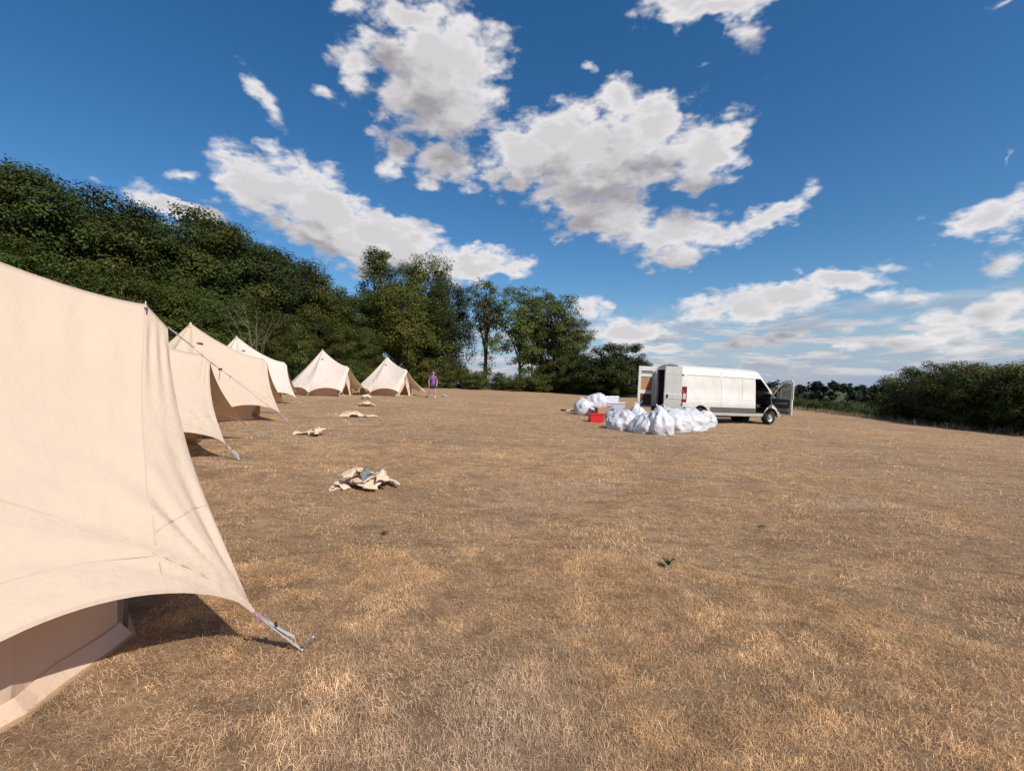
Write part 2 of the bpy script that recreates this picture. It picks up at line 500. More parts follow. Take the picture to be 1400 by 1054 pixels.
def mat_plastic_bag():
    m, h, out = new_mat('white_woven_plastic')
    tc = h.n('ShaderNodeTexCoord').outputs['Object']
    n = h.noise(tc, 6.0, 5, 0.65)
    v = h.n('ShaderNodeTexVoronoi', feature='DISTANCE_TO_EDGE'); v.inputs['Scale'].default_value = 7.0
    h.l(h.vec('ADD', tc, h.vec('MULTIPLY', h.noise(tc, 4, 3, 0.6, out=1), (0.5, 0.5, 0.5))), v.inputs['Vector'])
    c = h.mix(n, (0.54, 0.55, 0.58), (0.69, 0.69, 0.71))
    hh = h.math('ADD', n, h.math('MULTIPLY', v.outputs['Distance'], 0.8))
    p = principled(h, out, c, 0.33, 0, 0.5, hh, 0.45, 0.05, link=False)
    tr = h.n('ShaderNodeBsdfTranslucent'); tr.inputs[0].default_value = (0.7, 0.7, 0.74, 1)
    mx = h.n('ShaderNodeMixShader'); mx.inputs[0].default_value = 0.12
    h.l(p.outputs[0], mx.inputs[1]); h.l(tr.outputs[0], mx.inputs[2]); h.l(mx.outputs[0], out.inputs[0])
    return m
def mat_glass(name, tint=(0.75, 0.8, 0.8), alpha=0.35):
    m, h, out = new_mat(name)
    gl = h.n('ShaderNodeBsdfGlossy'); gl.inputs['Roughness'].default_value = 0.03
    tr = h.n('ShaderNodeBsdfTransparent'); tr.inputs[0].default_value = (*tint, 1)
    fr = h.n('ShaderNodeFresnel'); fr.inputs[0].default_value = 1.5
    mx = h.n('ShaderNodeMixShader')
    h.l(h.math('ADD', fr.outputs[0], 0.03, clamp=True), mx.inputs[0])
    h.l(tr.outputs[0], mx.inputs[1]); h.l(gl.outputs[0], mx.inputs[2]); h.l(mx.outputs[0], out.inputs[0])
    return m
def mat_van_paint():
    m, h, out = new_mat('old_white_paint')
    tc = h.n('ShaderNodeTexCoord').outputs['Object']
    n = h.noise(tc, 2.0, 6, 0.65)
    st = h.noise(h.vec('MULTIPLY', tc, (6.0, 6.0, 0.8)), 2.5, 5, 0.6)
    c = h.mix(h.ss(n, 0.3, 0.75), (0.66, 0.64, 0.60), (0.56, 0.545, 0.50))
    c = h.mix(h.ss(st, 0.45, 0.8, 0.0, 0.5), c, (0.50, 0.46, 0.40))
    sp = h.n('ShaderNodeSeparateXYZ'); h.l(tc, sp.inputs[0])
    dirt = h.math('MULTIPLY', h.ss(sp.outputs[2], 0.35, 1.15, 0.9, 0.0), h.noise(tc, 5, 5, 0.7))
    c = h.mix(dirt, c, (0.30, 0.26, 0.21))
    principled(h, out, c, 0.32, 0, 0.5)
    return m

M = {}
M['ground'] = mat_ground()
M['blade'] = mat_blade()
M['leaf'] = mat_leaf()
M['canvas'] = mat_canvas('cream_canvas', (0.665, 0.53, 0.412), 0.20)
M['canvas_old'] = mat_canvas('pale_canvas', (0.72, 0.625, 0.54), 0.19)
M['wall'] = mat_canvas('inner_canvas', (0.78, 0.60, 0.455), 0.30)
M['seam'] = mat_canvas('seam_canvas', (0.58, 0.45, 0.345), 0.14)
M['heap'] = mat_canvas('heaped_canvas', (0.70, 0.555, 0.405), 0.12)
M['sheet'] = simple_mat('groundsheet_tan', (0.42, 0.27, 0.15), 0.8, bump=0.3)
M['bark'] = simple_mat('bark', (0.085, 0.065, 0.048), 0.9, var=0.4, scale=5, bump=0.8, bscale=14, bdist=0.03)
M['bark_pale'] = simple_mat('bark_pale', (0.15, 0.125, 0.10), 0.9, var=0.3, scale=5)
M['bag'] = mat_plastic_bag()
M['paint'] = mat_van_paint()
M['black'] = simple_mat('black_plastic', (0.022, 0.022, 0.024), 0.55, var=0.3)
M['grey_trim'] = simple_mat('grey_trim', (0.16, 0.16, 0.155), 0.6, var=0.25)
M['dark_trim'] = simple_mat('dark_grey_trim', (0.085, 0.085, 0.083), 0.6, var=0.25)
M['rubber'] = simple_mat('rubber', (0.02, 0.019, 0.018), 0.85, var=0.3, bump=0.3)
M['steel'] = simple_mat('steel', (0.45, 0.45, 0.45), 0.35, metal=0.9)
M['hub'] = simple_mat('hub_silver', (0.40, 0.40, 0.40), 0.45, metal=0.3)
M['strap'] = simple_mat('grey_webbing', (0.46, 0.47, 0.48), 0.75, var=0.12, scale=40, bump=0.4, bscale=200, bdist=0.001)
M['pink'] = simple_mat('purple_loop', (0.42, 0.22, 0.30), 0.7)
M['cord'] = simple_mat('grey_cord', (0.27, 0.23, 0.22), 0.8)
M['ply'] = simple_mat('ply_lining', (0.075, 0.045, 0.028), 0.7, var=0.35, scale=3)
M['board'] = simple_mat('brown_board', (0.36, 0.19, 0.095), 0.8, var=0.15, scale=3)
M['dark_board'] = simple_mat('dark_board', (0.085, 0.035, 0.02), 0.75, var=0.3, scale=3)
M['glass'] = mat_glass('clear_glass')
M['dark_glass'] = mat_glass('tinted_glass', (0.30, 0.33, 0.33))
M['red_lamp'] = simple_mat('red_lens', (0.20, 0.008, 0.012), 0.2, var=0.1)
M['clear_lamp'] = simple_mat('clear_lens', (0.50, 0.40, 0.38), 0.2, var=0.1)
M['red'] = simple_mat('red_plastic', (0.62, 0.022, 0.03), 0.4, var=0.08)
M['card'] = simple_mat('cardboard', (0.36, 0.20, 0.11), 0.85, var=0.15)
M['white'] = simple_mat('white_plastic', (0.78, 0.78, 0.80), 0.4, var=0.06)
M['seat'] = simple_mat('seat_cloth', (0.03, 0.03, 0.034), 0.9, var=0.3)
M['navy'] = simple_mat('navy_cloth', (0.018, 0.022, 0.06), 0.85, var=0.3)

# ------------------------------------------------------------------ the field
def build_ground():
    rings = np.concatenate(([0.0], np.geomspace(0.25, 2600, 190)))
    na = 300
    ang = np.linspace(0, 2 * np.pi, na, endpoint=False)
    rr, aa = np.meshgrid(rings, ang, indexing='ij')
    x = rr * np.sin(aa); y = rr * np.cos(aa)
    z = G(x, y)
    v = np.stack([x, y, z], -1).reshape(-1, 3)
    i, j = np.meshgrid(np.arange(len(rings) - 1), np.arange(na), indexing='ij')
    a = i * na + j; b = i * na + (j + 1) % na
    f = np.stack([a, a + na, b + na, b], -1).reshape(-1, 4)
    xs, ys = v[:, 0], v[:, 1]
    wob = 0.6 * np.sin(xs * 0.8) + 0.5 * np.sin(ys * 0.63 + xs * 0.31)
    zone = smooth01((beyond(xs, ys) + wob * 0.5) / 1.5)
    zone = np.maximum(zone, smooth01((np.hypot(xs, ys) - 66) / 8))
    zone = np.maximum(zone, smooth01((-(xs) - 22 - 0.25 * (ys - 30) * 0 ) / 5 * (ys > -40)))
    col = np.stack([zone, zone * 0, zone * 0], -1)
    me = np_mesh('field', v, f.ravel(), np.full(len(f), 4), M['ground'], col, smooth=True)
    o = link('field', me); o['kind'] = 'structure'
    return o
build_ground()

# vectorised value noise for the grass patches
_tab = RNG.random((64, 64))
def vnoise(x, y, s):
    x = x * s; y = y * s
    xi = np.floor(x).astype(int); yi = np.floor(y).astype(int)
    fx = x - xi; fy = y - yi
    fx = fx * fx * (3 - 2 * fx); fy = fy * fy * (3 - 2 * fy)
    t = lambda i, j: _tab[i % 64, j % 64]
    return (t(xi, yi) * (1 - fx) + t(xi + 1, yi) * fx) * (1 - fy) + (t(xi, yi + 1) * (1 - fx) + t(xi + 1, yi + 1) * fx) * fy

def blades_mesh(x, y, length, width, lean, head, tint, name, curl=0.6):
    n = len(x)
    z = G(x, y)
    base = np.stack([x, y, z - 0.004], -1)
    d = np.stack([np.cos(head), np.sin(head), np.zeros(n)], -1)
    sd = np.stack([-np.sin(head), np.cos(head), np.zeros(n)], -1)
    tw = RNG.normal(0, 0.5, n)[:, None]
    sd = sd * np.cos(tw) + np.array([0, 0, 1.0]) * np.sin(tw)
    up = np.array([0, 0, 1.0])
    L = length[:, None]; le = lean[:, None]
    p1 = base + (d * np.sin(le * 0.55) + up * np.cos(le * 0.55)) * L * 0.5
    le2 = np.minimum(le * (1 + curl), 1.75)
    side = sd * RNG.normal(0, 0.45, n)[:, None]
    p2 = p1 + (d * np.sin(le2) + up * np.cos(le2) + side) * L * 0.5
    p2[:, 2] = np.maximum(p2[:, 2], z + 0.006)
    w = width[:, None] / 2
    v = np.stack([base - sd * w, base + sd * w, p1 + sd * w * 0.8, p1 - sd * w * 0.8, p2], 1).reshape(-1, 3)
    o = (np.arange(n) * 5)[:, None]
    f = np.concatenate([o + np.array([[0, 1, 2, 3]]), o + np.array([[3, 2, 4]])], 1)
    sizes = np.tile([4, 3], n)
    col = np.repeat(tint, 5, axis=0)
    return np_mesh(name, v, f.ravel(), sizes, M['blade'], col)

def wedge(n, r0, r1, half=R(62)):
    a = RNG.uniform(-half, half, n)
    r = np.sqrt(RNG.uniform(r0 * r0, r1 * r1, n))
    return r * np.sin(a), r * np.cos(a), r

PAL = np.array([[0.52, 0.36, 0.215], [0.42, 0.27, 0.15], [0.35, 0.225, 0.125], [0.46, 0.335, 0.21], [0.27, 0.17, 0.10], [0.58, 0.44, 0.28], [0.33, 0.25, 0.175]])
def build_grass():
    parts = []
    for (n, r0, r1, wmul, lmul) in ((340000, 0.9, 4.4, 1.0, 0.85), (300000, 4.4, 11.0, 1.6, 0.85), (120000, 11.0, 30.0, 5.0, 1.0)):
        parts.append(wedge(n, r0, r1) + (np.full(n, wmul), np.full(n, lmul)))
    x = np.concatenate([p[0] for p in parts]); y = np.concatenate([p[1] for p in parts])
    r = np.concatenate([p[2] for p in parts]); wm = np.concatenate([p[3] for p in parts]); lm = np.concatenate([p[4] for p in parts])
    # gather towards tussocks
    patch = vnoise(x + 31, y + 17, 1.1) * 0.6 + vnoise(x + 5, y + 9, 3.7) * 0.4
    bald = vnoise(x + 77, y + 3, 6.5) * 0.55 + vnoise(x + 7, y + 51, 2.3) * 0.45
    keep = RNG.random(len(x)) < np.clip((bald - 0.16) * 2.8, 0.25, 1)
    keep &= ~((x < -2.0) & (np.hypot(x + 4.3, y - 2.3) < 2.1))
    keep &= beyond(x, y) < 0.5
    x, y, r, wm, lm, patch = (q[keep] for q in (x, y, r, wm, lm, patch))
    n = len(x)
    length = (0.024 + 0.042 * RNG.random(n) ** 1.6 + 0.07 * np.clip(patch - 0.52, 0, 1)) * lm
    length *= np.where(RNG.random(n) < 0.07, 1.9, 1.0)
    width = (0.0011 + 0.0012 * RNG.random(n)) * wm
    lean = np.clip(RNG.normal(1.22, 0.32, n), 0.15, 1.62)
    dirn = 2 * np.pi * (vnoise(x + 3, y + 70, 1.3) * 1.3 + vnoise(x, y, 0.35))
    head = dirn + RNG.normal(0, 1.5, n)
    k = RNG.integers(0, len(PAL), n)
    warm = (vnoise(x + 11, y + 23, 0.55) * 0.6 + vnoise(x + 41, y + 2, 1.7) * 0.4)
    k = np.where(RNG.random(n) < np.clip(warm * 1.3 - 0.45, 0, 0.6), 1, k)
    tint = PAL[k] * (0.78 + 0.35 * RNG.random(n))[:, None]
    tint *= (1.42 + 0.62 * patch)[:, None] * np.array([1.07, 0.995, 0.87])
    tuft = vnoise(x + 13, y + 61, 8.0) * 0.55 + vnoise(x + 29, y + 8, 19.0) * 0.45
    tint *= np.clip(0.50 + 1.0 * tuft, 0.5, 1.25)[:, None]
    grey = np.clip(vnoise(x + 90, y + 33, 0.8) - 0.55, 0, 1)[:, None] * 1.2
    tint = tint * (1 - grey) + tint.mean(1, keepdims=True) * np.array([1.08, 1.0, 0.90]) * grey
    me = blades_mesh(x, y, length, width, lean, head, tint, 'dry_grass')
    o = link('dry_grass', me); o['kind'] = 'stuff'
build_grass()

def build_edge_grass():
    """taller uncut grass along the edge of the mown field"""
    pts = [(-34, 24), (-24, 44), (-20, 55), (-7.5, 61), (3, 58), (13.5, 54.5), (25.8, 41.5), (25.2, 30), (24.8, 21), (24.6, 10)]
    xs, ys = [], []
    for (a, b) in zip(pts[:-1], pts[1:]):
        L = math.hypot(b[0] - a[0], b[1] - a[1]); n = int(L * 260)
        t = RNG.random(n)
        nx, ny = (b[1] - a[1]) / L, -(b[0] - a[0]) / L
        off = RNG.normal(0, 0.8, n)
        xs.append(a[0] + (b[0] - a[0]) * t + nx * (off * -1)); ys.append(a[1] + (b[1] - a[1]) * t + ny * (-off))
    x = np.concatenate(xs); y = np.concatenate(ys); n = len(x)
    cl = vnoise(x, y, 0.8)
    keep = RNG.random(n) < np.clip(cl * 3 - 1.3, 0.04, 1)
    x, y, cl = x[keep], y[keep], cl[keep]; n = len(x)
    length = (0.12 + 0.30 * RNG.random(n)) * (0.4 + cl)
    width = 0.012 + 0.012 * RNG.random(n)
    lean = np.abs(RNG.normal(0.3, 0.25, n)); head = RNG.uniform(0, 6.28, n)
    tint = PAL[RNG.integers(0, len(PAL), n)] * (0.75 + 0.4 * RNG.random(n))[:, None]
    gmask = (RNG.random(n) < 0.25)[:, None]
    tint = np.where(gmask, np.array([[0.10, 0.12, 0.045]]), tint)
    me = blades_mesh(x, y, length, width, lean, head, tint, 'edge_grass', 0.5)
    o = link('edge_grass', me); o['kind'] = 'stuff'
build_edge_grass()

# ------------------------------------------------------------------ trees
def crown_mesh(name, lobes, n_clusters, leaves_per, leaf, seed, base=(0.045, 0.062, 0.020), var=0.35, cl_r=(0.7, 1.5), shell=0.55, gaps=0.0):
    rg = np.random.default_rng(seed)
    vol = np.array([l[3] * l[4] * l[5] for l in lobes]) ** 0.67
    which = rg.choice(len(lobes), n_clusters, p=vol / vol.sum())
    L = np.array(lobes)[which]
    u = rg.normal(size=(n_clusters, 3)); u /= np.linalg.norm(u, axis=1, keepdims=True)
    rad = (shell + (1 - shell) * rg.random(n_clusters) ** 0.6)[:, None]
    # uneven outline
    wob = 1.0 + 0.16 * np.sin(u[:, 0:1] * 5.1 + seed) * np.cos(u[:, 2:3] * 4.3 + seed * 1.7) + rg.normal(0, 0.07, (n_clusters, 1))
    cc = L[:, :3] + u * L[:, 3:6] * rad * wob
    cr = rg.uniform(*cl_r, n_clusters)
    ctint = np.clip(rg.normal(1.0, var * 0.6, n_clusters), 0.5, 1.7)
    cwarm = rg.normal(0, 0.10, n_clusters)
    cnt = np.maximum(8, (leaves_per * (0.5 + rg.random(n_clusters)) * (cr / np.mean(cl_r)) ** 1.7).astype(int))
    idx = np.repeat(np.arange(n_clusters), cnt); n = len(idx)
    q = rg.normal(size=(n, 3)); q /= np.linalg.norm(q, axis=1, keepdims=True)
    q *= (rg.random(n) ** 0.45)[:, None] * cr[idx][:, None]
    q[:, 2] *= 0.68
    p = cc[idx] + q
    outd = q / (cr[idx][:, None] + 1e-6) * 0.95 + u[idx] * 0.35 + np.array([0, 0, 0.55]) + rg.normal(0, 0.36, (n, 3))
    nrm = outd / np.linalg.norm(outd, axis=1, keepdims=True)
    t1 = np.cross(nrm, rg.normal(size=(n, 3))); t1 /= np.linalg.norm(t1, axis=1, keepdims=True) + 1e-9
    t2 = np.cross(nrm, t1)
    s = leaf * (0.6 + 0.8 * rg.random(n))[:, None]
    droop = nrm * s * 0.25
    v = np.stack([p - t1 * s, p - t2 * s * 0.5 + droop * 0.4, p + t1 * s - droop, p + t2 * s * 0.5 + droop * 0.4], 1).reshape(-1, 3)
    f = np.arange(n * 4)
    tint = np.array(base)[None, :] * (ctint[idx] * (0.75 + 0.5 * rg.random(n)))[:, None]
    tint[:, 0] *= 1 + np.clip(cwarm[idx] + rg.normal(0, 0.10, n), -0.3, 0.7)
    tint = np.clip(tint, 0.004, 0.4)
    return np_mesh(name, v, f, np.full(n, 4), M['leaf'], np.repeat(tint, 4, axis=0))

def trunk_mesh(name, h, r, lobes, seed, nb=9, mat=None, start=0.2, lean=0.03):
    rg = random.Random(seed)
    mb = MB()
    top = h * 0.86
    pts = []
    for i in range(9):
        t = i / 8
        pts.append(Vector((math.sin(t * 3 + seed) * lean * h * t, math.cos(t * 2.3 + seed) * lean * h * t, -0.25 + (top + 0.25) * t)))
    mb.tube(pts, [r * (1.35 if i == 0 else 1) * (1 - 0.86 * i / 8) + 0.015 for i in range(9)], 9)
    for b in range(nb):
        t = start + (0.92 - start) * (b + rg.random() * 0.6) / nb
        k = min(int(t * 8), 7); p = pts[k].lerp(pts[k + 1], t * 8 - k)
        l = rg.choice(lobes)
        a = rg.uniform(0, 6.28)
        e = Vector((l[0] + math.cos(a) * l[3] * 0.8, l[1] + math.sin(a) * l[4] * 0.8, max(p.z + 0.4, l[2] + rg.uniform(-0.2, 0.75) * l[5])))
        m1 = p.lerp(e, 0.35) + Vector((0, 0, 0.07 * h * rg.random())); m2 = p.lerp(e, 0.7) + Vector((rg.uniform(-.3, .3), rg.uniform(-.3, .3), 0.06 * h * rg.random()))
        r0 = r * (1 - 0.86 * t) * 0.55 + 0.02
        mb.tube([p, m1, m2, e], [r0, r0 * 0.7, r0 * 0.45, 0.012], 6)
        for s in range(2):
            q = m1.lerp(m2, rg.random()); e2 = q + Vector((rg.uniform(-1, 1), rg.uniform(-1, 1), rg.uniform(0.1, 1))) * 0.13 * h
            mb.tube([q, q.lerp(e2, 0.5) + Vector((0, 0, .12)), e2], [r0 * 0.4, r0 * 0.25, 0.008], 5)
    return mb.mesh(name, mat or M['bark'], True)

TREE_KINDS = {}
def tree_kind(key, h, lobes, r=0.28, ncl=130, per=70, leaf=0.16, nb=9, seed=1, start=0.2, mat=None, **kw):
    TREE_KINDS[key] = (h, crown_mesh('crown', lobes, ncl, per, leaf, seed, **kw), trunk_mesh('trunk', h, r, lobes, seed, nb, mat, start))
# lobes: x, y, z, rx, ry, rz in metres on a tree of the given height
tree_kind('wood_a', 15, [(0, 0, 9.5, 4.2, 4.2, 5.2), (1.8, -1.5, 6.0, 3.2, 3.0, 3.6), (-2.0, 0.8, 5.4, 3.0, 3.0, 3.6), (0.3, 1.0, 12.6, 2.6, 2.6, 2.2)], ncl=170, per=200, leaf=0.12, shell=0.68, cl_r=(0.8, 1.7), seed=11, base=(0.044, 0.060, 0.013))
tree_kind('wood_b', 16, [(0, 0, 10.5, 3.8, 3.8, 5.2), (-1.6, -1.4, 7.0, 3.2, 3.2, 4.2), (2.2, 0.4, 8.2, 2.8, 3.0, 3.8), (0.2, -0.8, 4.2, 3.0, 3.0, 3.0)], ncl=170, per=200, leaf=0.12, shell=0.68, cl_r=(0.8, 1.7), seed=12, base=(0.038, 0.055, 0.013))
tree_kind('wood_c', 14, [(0.2, 0, 8.6, 4.6, 4.4, 5.0), (-2.4, -1.0, 6.2, 2.8, 3.0, 3.8), (2.6, -0.4, 5.2, 3.0, 2.8, 3.6)], ncl=170, per=200, leaf=0.125, shell=0.68, cl_r=(0.8, 1.7), seed=13, base=(0.052, 0.066, 0.013))
tree_kind('wood_d', 13, [(0, 0, 7.4, 4.0, 4.0, 5.4), (1.4, -1.6, 4.6, 3.0, 3.0, 3.4)], ncl=170, per=150, leaf=0.12, shell=0.66, cl_r=(0.7, 1.5), seed=14, base=(0.070, 0.085, 0.018))
tree_kind('tall_thin', 18, [(0, 0, 11.5, 2.4, 2.4, 5.6), (0.8, -0.6, 16, 1.3, 1.3, 1.8), (-1.0, 0.2, 7.5, 2.4, 2.4, 3.0)], ncl=190, per=105, leaf=0.115, seed=21, r=0.26, base=(0.084, 0.106, 0.022), cl_r=(0.6, 1.2))
tree_kind('tall_broad', 18, [(0, 0, 13.2, 4.6, 4.2, 4.2), (2.4, -0.6, 10.0, 3.4, 3.2, 3.8), (-2.4, 0.4, 9.6, 3.2, 3.0, 3.6), (0.4, -0.6, 6.6, 3.0, 3.0, 2.6), (0.6, -0.4, 15.6, 3.4, 3.0, 2.2)], ncl=300, per=120, leaf=0.12, seed=22, r=0.34, nb=13, base=(0.086, 0.110, 0.022), shell=0.4)
tree_kind('light_green', 13, [(0, 0, 9.2, 3.0, 3.0, 3.6), (-1.4, -0.6, 6.2, 2.4, 2.4, 2.8), (1.6, -0.4, 6.8, 2.2, 2.2, 2.6)], ncl=190, per=110, leaf=0.115, seed=23, r=0.22, base=(0.100, 0.122, 0.022))
tree_kind('airy', 14.5, [(0, 0, 10.2, 3.4, 3.1, 4.0), (1.9, -0.5, 8.2, 2.6, 2.5, 3.2), (-1.9, 0.3, 7.8, 2.6, 2.4, 3.4), (0.2, -0.8, 4.6, 2.6, 2.2, 2.8)], ncl=230, per=80, leaf=0.11, seed=24, r=0.2, nb=14, base=(0.096, 0.118, 0.030), cl_r=(0.5, 1.1), shell=0.25)
tree_kind('ivy_clad', 15, [(0, 0, 12.2, 2.0, 1.8, 2.6), (0.2, -0.2, 5.4, 0.75, 0.75, 5.2), (0.9, 0, 9.4, 1.4, 1.3, 1.8), (-0.8, 0, 8.9, 1.2, 1.2, 1.6)], ncl=170, per=60, leaf=0.10, seed=25, r=0.26, nb=11, base=(0.085, 0.100, 0.026), cl_r=(0.4, 0.8), shell=0.3)
tree_kind('round_low', 6.8, [(0, 0, 3.4, 3.0, 3.0, 3.3), (1.2, -0.8, 2.2, 2.0, 2.0, 2.1), (-1.3, -0.4, 2.3, 2.0, 2.0, 2.2)], ncl=230, per=120, leaf=0.105, shell=0.62, seed=26, r=0.2, start=0.1, base=(0.036, 0.052, 0.011), cl_r=(0.5, 1.0))
tree_kind('bush', 4.0, [(0, 0, 1.9, 2.1, 1.9, 1.9), (1.1, -0.5, 1.3, 1.5, 1.4, 1.3), (-1.1, 0.2, 1.4, 1.5, 1.4, 1.4)], ncl=95, per=110, leaf=0.085, seed=27, r=0.08, start=0.05, base=(0.078, 0.092, 0.020), cl_r=(0.4, 0.8))
tree_kind('yellow_bush', 4.2, [(0, 0, 2.0, 2.2, 2.0, 2.0), (1.2, -0.5, 1.5, 1.5, 1.4, 1.4)], ncl=95, per=110, leaf=0.09, seed=28, r=0.08, start=0.05, base=(0.098, 0.112, 0.018), cl_r=(0.4, 0.8))
tree_kind('hedge_tree', 4.6, [(0, 0, 2.4, 2.6, 2.3, 2.2), (1.5, -0.3, 1.6, 1.7, 1.7, 1.6), (-1.6, 0.2, 1.8, 1.7, 1.7, 1.7), (0.4, -0.1, 0.9, 2.4, 1.9, 0.9)], ncl=260, per=150, leaf=0.068, seed=29, shell=0.45, r=0.1, start=0.05, base=(0.076, 0.088, 0.020), cl_r=(0.35, 0.75))
tree_kind('scrub', 1.6, [(0, 0, 0.75, 1.3, 1.2, 0.8), (0.7, 0, 0.5, 0.9, 0.8, 0.55)], ncl=46, per=70, leaf=0.055, seed=30, r=0.03, start=0.05, base=(0.052, 0.064, 0.024), cl_r=(0.25, 0.5))

def plant_tree(key, pos, height, name, label, cat, group=None, width=1.0, tint=(1, 1, 1), rot=None):
    h0, cm, tm = TREE_KINDS[key]
    s = height / h0
    t = thing(name, label, cat, (pos[0], pos[1], Gf(pos[0], pos[1])), rot if rot is not None else random.uniform(0, 6.28), group)
    t.scale = (s * width, s * width, s)
    c = link('crown', cm, t); c.color = (*tint, 1)
    link('trunk', tm, t)
    return t
def tree_px(key, x, top, d, name, label, cat, group=None, width=1.0, tint=(1, 1, 1), rot=None):
    p = at(x, d)
    hgt = (527 - top) / FPX * d + EYE - p.z
    return plant_tree(key, p, hgt, name, label, cat, group, width, tint, rot)

# the wood along the left side: (pixel, treetop, metres away)
WOOD = [(-330, 190, 31, 'wood_a'), (-200, 205, 33, 'wood_b'), (-90, 205, 34, 'wood_c'), (0, 222, 36, 'wood_b'), (50, 242, 37, 'wood_a'), (100, 262, 39, 'wood_c'),
        (150, 284, 41, 'wood_b'), (195, 288, 43, 'wood_a'), (235, 292, 45, 'wood_b'), (272, 302, 47, 'wood_c'), (305, 312, 49, 'wood_a'), (338, 326, 51, 'wood_b'),
        (372, 342, 53, 'wood_a'), (402, 362, 55, 'wood_c'), (432, 386, 58, 'wood_d'), (462, 402, 60, 'wood_d')]
ORD = ['first', 'second', 'third', 'fourth', 'fifth', 'sixth', 'seventh', 'eighth', 'ninth', 'tenth', 'eleventh', 'twelfth', 'thirteenth', 'fourteenth']
for i, (x, top, d, k) in enumerate(WOOD):
    lab = 'tall dark tree of the left wood standing past the left picture edge' if i < 3 else '%s tall dark tree from the left along the skyline of the left wood' % ORD[i - 3]
    tree_px(k, x, top, d, 'broadleaf_tree', lab, 'tree', 'trees of the wood on the left', 1.05, ((1.0, 1.0, 1.0), (0.78, 0.84, 0.85), (1.22, 1.16, 1.0), (0.92, 1.04, 1.05), (1.1, 1.0, 0.9))[(i * 3) % 5])
    if i % 2 == 0:
        tree_px('wood_b' if i % 4 else 'wood_c', x + 20, top + 8, d + 8, 'broadleaf_tree', 'tall tree deep in the left wood behind its skyline trees', 'tree', 'trees of the wood on the left', 1.2)
LOW = [(-260, 300, 27), (-120, 315, 28), (20, 330, 30), (95, 352, 32), (165, 372, 34), (215, 382, 36), (262, 394, 38), (312, 404, 41), (352, 414, 43), (392, 428, 46), (432, 436, 50), (470, 442, 53), (500, 452, 54)]
for i, (x, top, d) in enumerate(LOW):
    tree_px('wood_d' if i % 2 else 'wood_c', x, top, d, 'understorey_tree', ('shorter tree at the front of the left wood past the left picture edge' if i < 2 else '%s shorter tree from the left along the front of the left wood' % ORD[i - 2]), 'tree', 'low trees along the front of the left wood', 1.1, (1.1, 1.08, 1.0))
for i, x in enumerate(range(190, 520, 30)):
    d = 32 + (x - 190) * 0.065
    tree_px('bush', x, 486 + (i % 3) * 4, d, 'shrub', '%s low shrub from the left at the foot of the wood, behind the tents' % ORD[i], 'shrub', 'shrubs at the foot of the wood', 1.1, (0.85, 0.9, 0.9))

for i in range(11):
    tree_px('bush', -420 + i * 58, 470, 27 + i * 0.7, 'shrub', 'dark shrub at the foot of the left wood, behind the nearest tents', 'shrub', 'shrubs behind the nearest tents', 1.5, (0.8, 0.85, 0.85))

# bare dead sapling in front of the wood
def dead_tree(x, base_d, top, label):
    p = at(x, base_d); hgt = (527 - top) / FPX * base_d + EYE - p.z
    rg = random.Random(5); mb = MB()
    for b in range(9):
        a = rg.uniform(0, 6.28); sp = rg.uniform(0.08, 0.32) * hgt
        e = Vector((math.cos(a) * sp, math.sin(a) * sp, hgt * rg.uniform(0.45, 1.0)))
        q = Vector((0, 0, 0.1)).lerp(e, 0.5) + Vector((rg.uniform(-.3, .3), rg.uniform(-.3, .3), hgt * rg.uniform(0.02, 0.2)))
        mb.tube([(0, 0, -0.2), q, e], [0.04, 0.02, 0.006], 5)
        for s in range(11):
            r0 = q.lerp(e, rg.random()); e2 = r0 + Vector((rg.uniform(-1, 1), rg.uniform(-1, 1), rg.uniform(0, 1.2))) * 0.12 * hgt
            mb.tube([r0, e2], [0.011, 0.004], 4)
    t = thing('dead_tree', label, 'dead tree', p)
    part('trunk', mb, M['bark_pale'], t, True)
dead_tree(352, 38.5, 408, 'bare leafless pale grey tree standing at the front of the dark wood')

# the group of trees across the far end of the field
tree_px('wood_d', 478, 392, 60, 'broadleaf_tree', 'dark tree joining the left wood to the tall group behind the farthest tent', 'tree', None, 1.1)
tree_px('tall_thin', 517, 340, 62, 'tall_tree', 'tall narrow-topped tree, leftmost of the high group behind the farthest tent', 'tree', None, 1.15)
tree_px('tall_broad', 578, 345, 64, 'tall_tree', 'tallest broad-crowned tree above the person in purple', 'tree', None, 1.0, rot=0.4)
tree_px('light_green', 543, 385, 57, 'light_green_tree', 'lighter yellowish green tree right behind the farthest tent', 'tree', None, 1.15)
tree_px('wood_d', 502, 400, 58, 'broadleaf_tree', 'dark bushy tree between the two farthest tents and the tall group', 'tree', None, 1.0)
tree_px('wood_b', 612, 380, 60, 'broadleaf_tree', 'dense green tree right of the tallest crown, left of the sky gap', 'tree', None, 0.95)
tree_px('wood_d', 575, 400, 59, 'broadleaf_tree', 'dark green tree directly above the yellow-green bush', 'tree', None, 1.05)
tree_px('ivy_clad', 663, 378, 60, 'ivy_clad_tree', 'slim tree with a dark ivy-clad trunk and thin top between two sky gaps', 'tree', None, 1.15, rot=0.2)
tree_px('airy', 712, 388, 60, 'airy_tree', 'thin-leaved tree with several pale stems, right of the ivy-clad trunk', 'tree', None, 1.15, rot=1.0)
tree_px('airy', 758, 398, 61, 'airy_tree', 'thin-leaved tree at the right end of the tall group, leaning over lower trees', 'tree', None, 1.2, rot=2.6)
tree_px('airy', 737, 392, 63, 'airy_tree', 'thin-leaved tree in the middle of the open-crowned trio', 'tree', None, 1.1, rot=4.1)
tree_px('airy', 785, 425, 60, 'airy_tree', 'low open tree drooping toward the dark round tree near the van', 'tree', None, 1.1, rot=5.2)
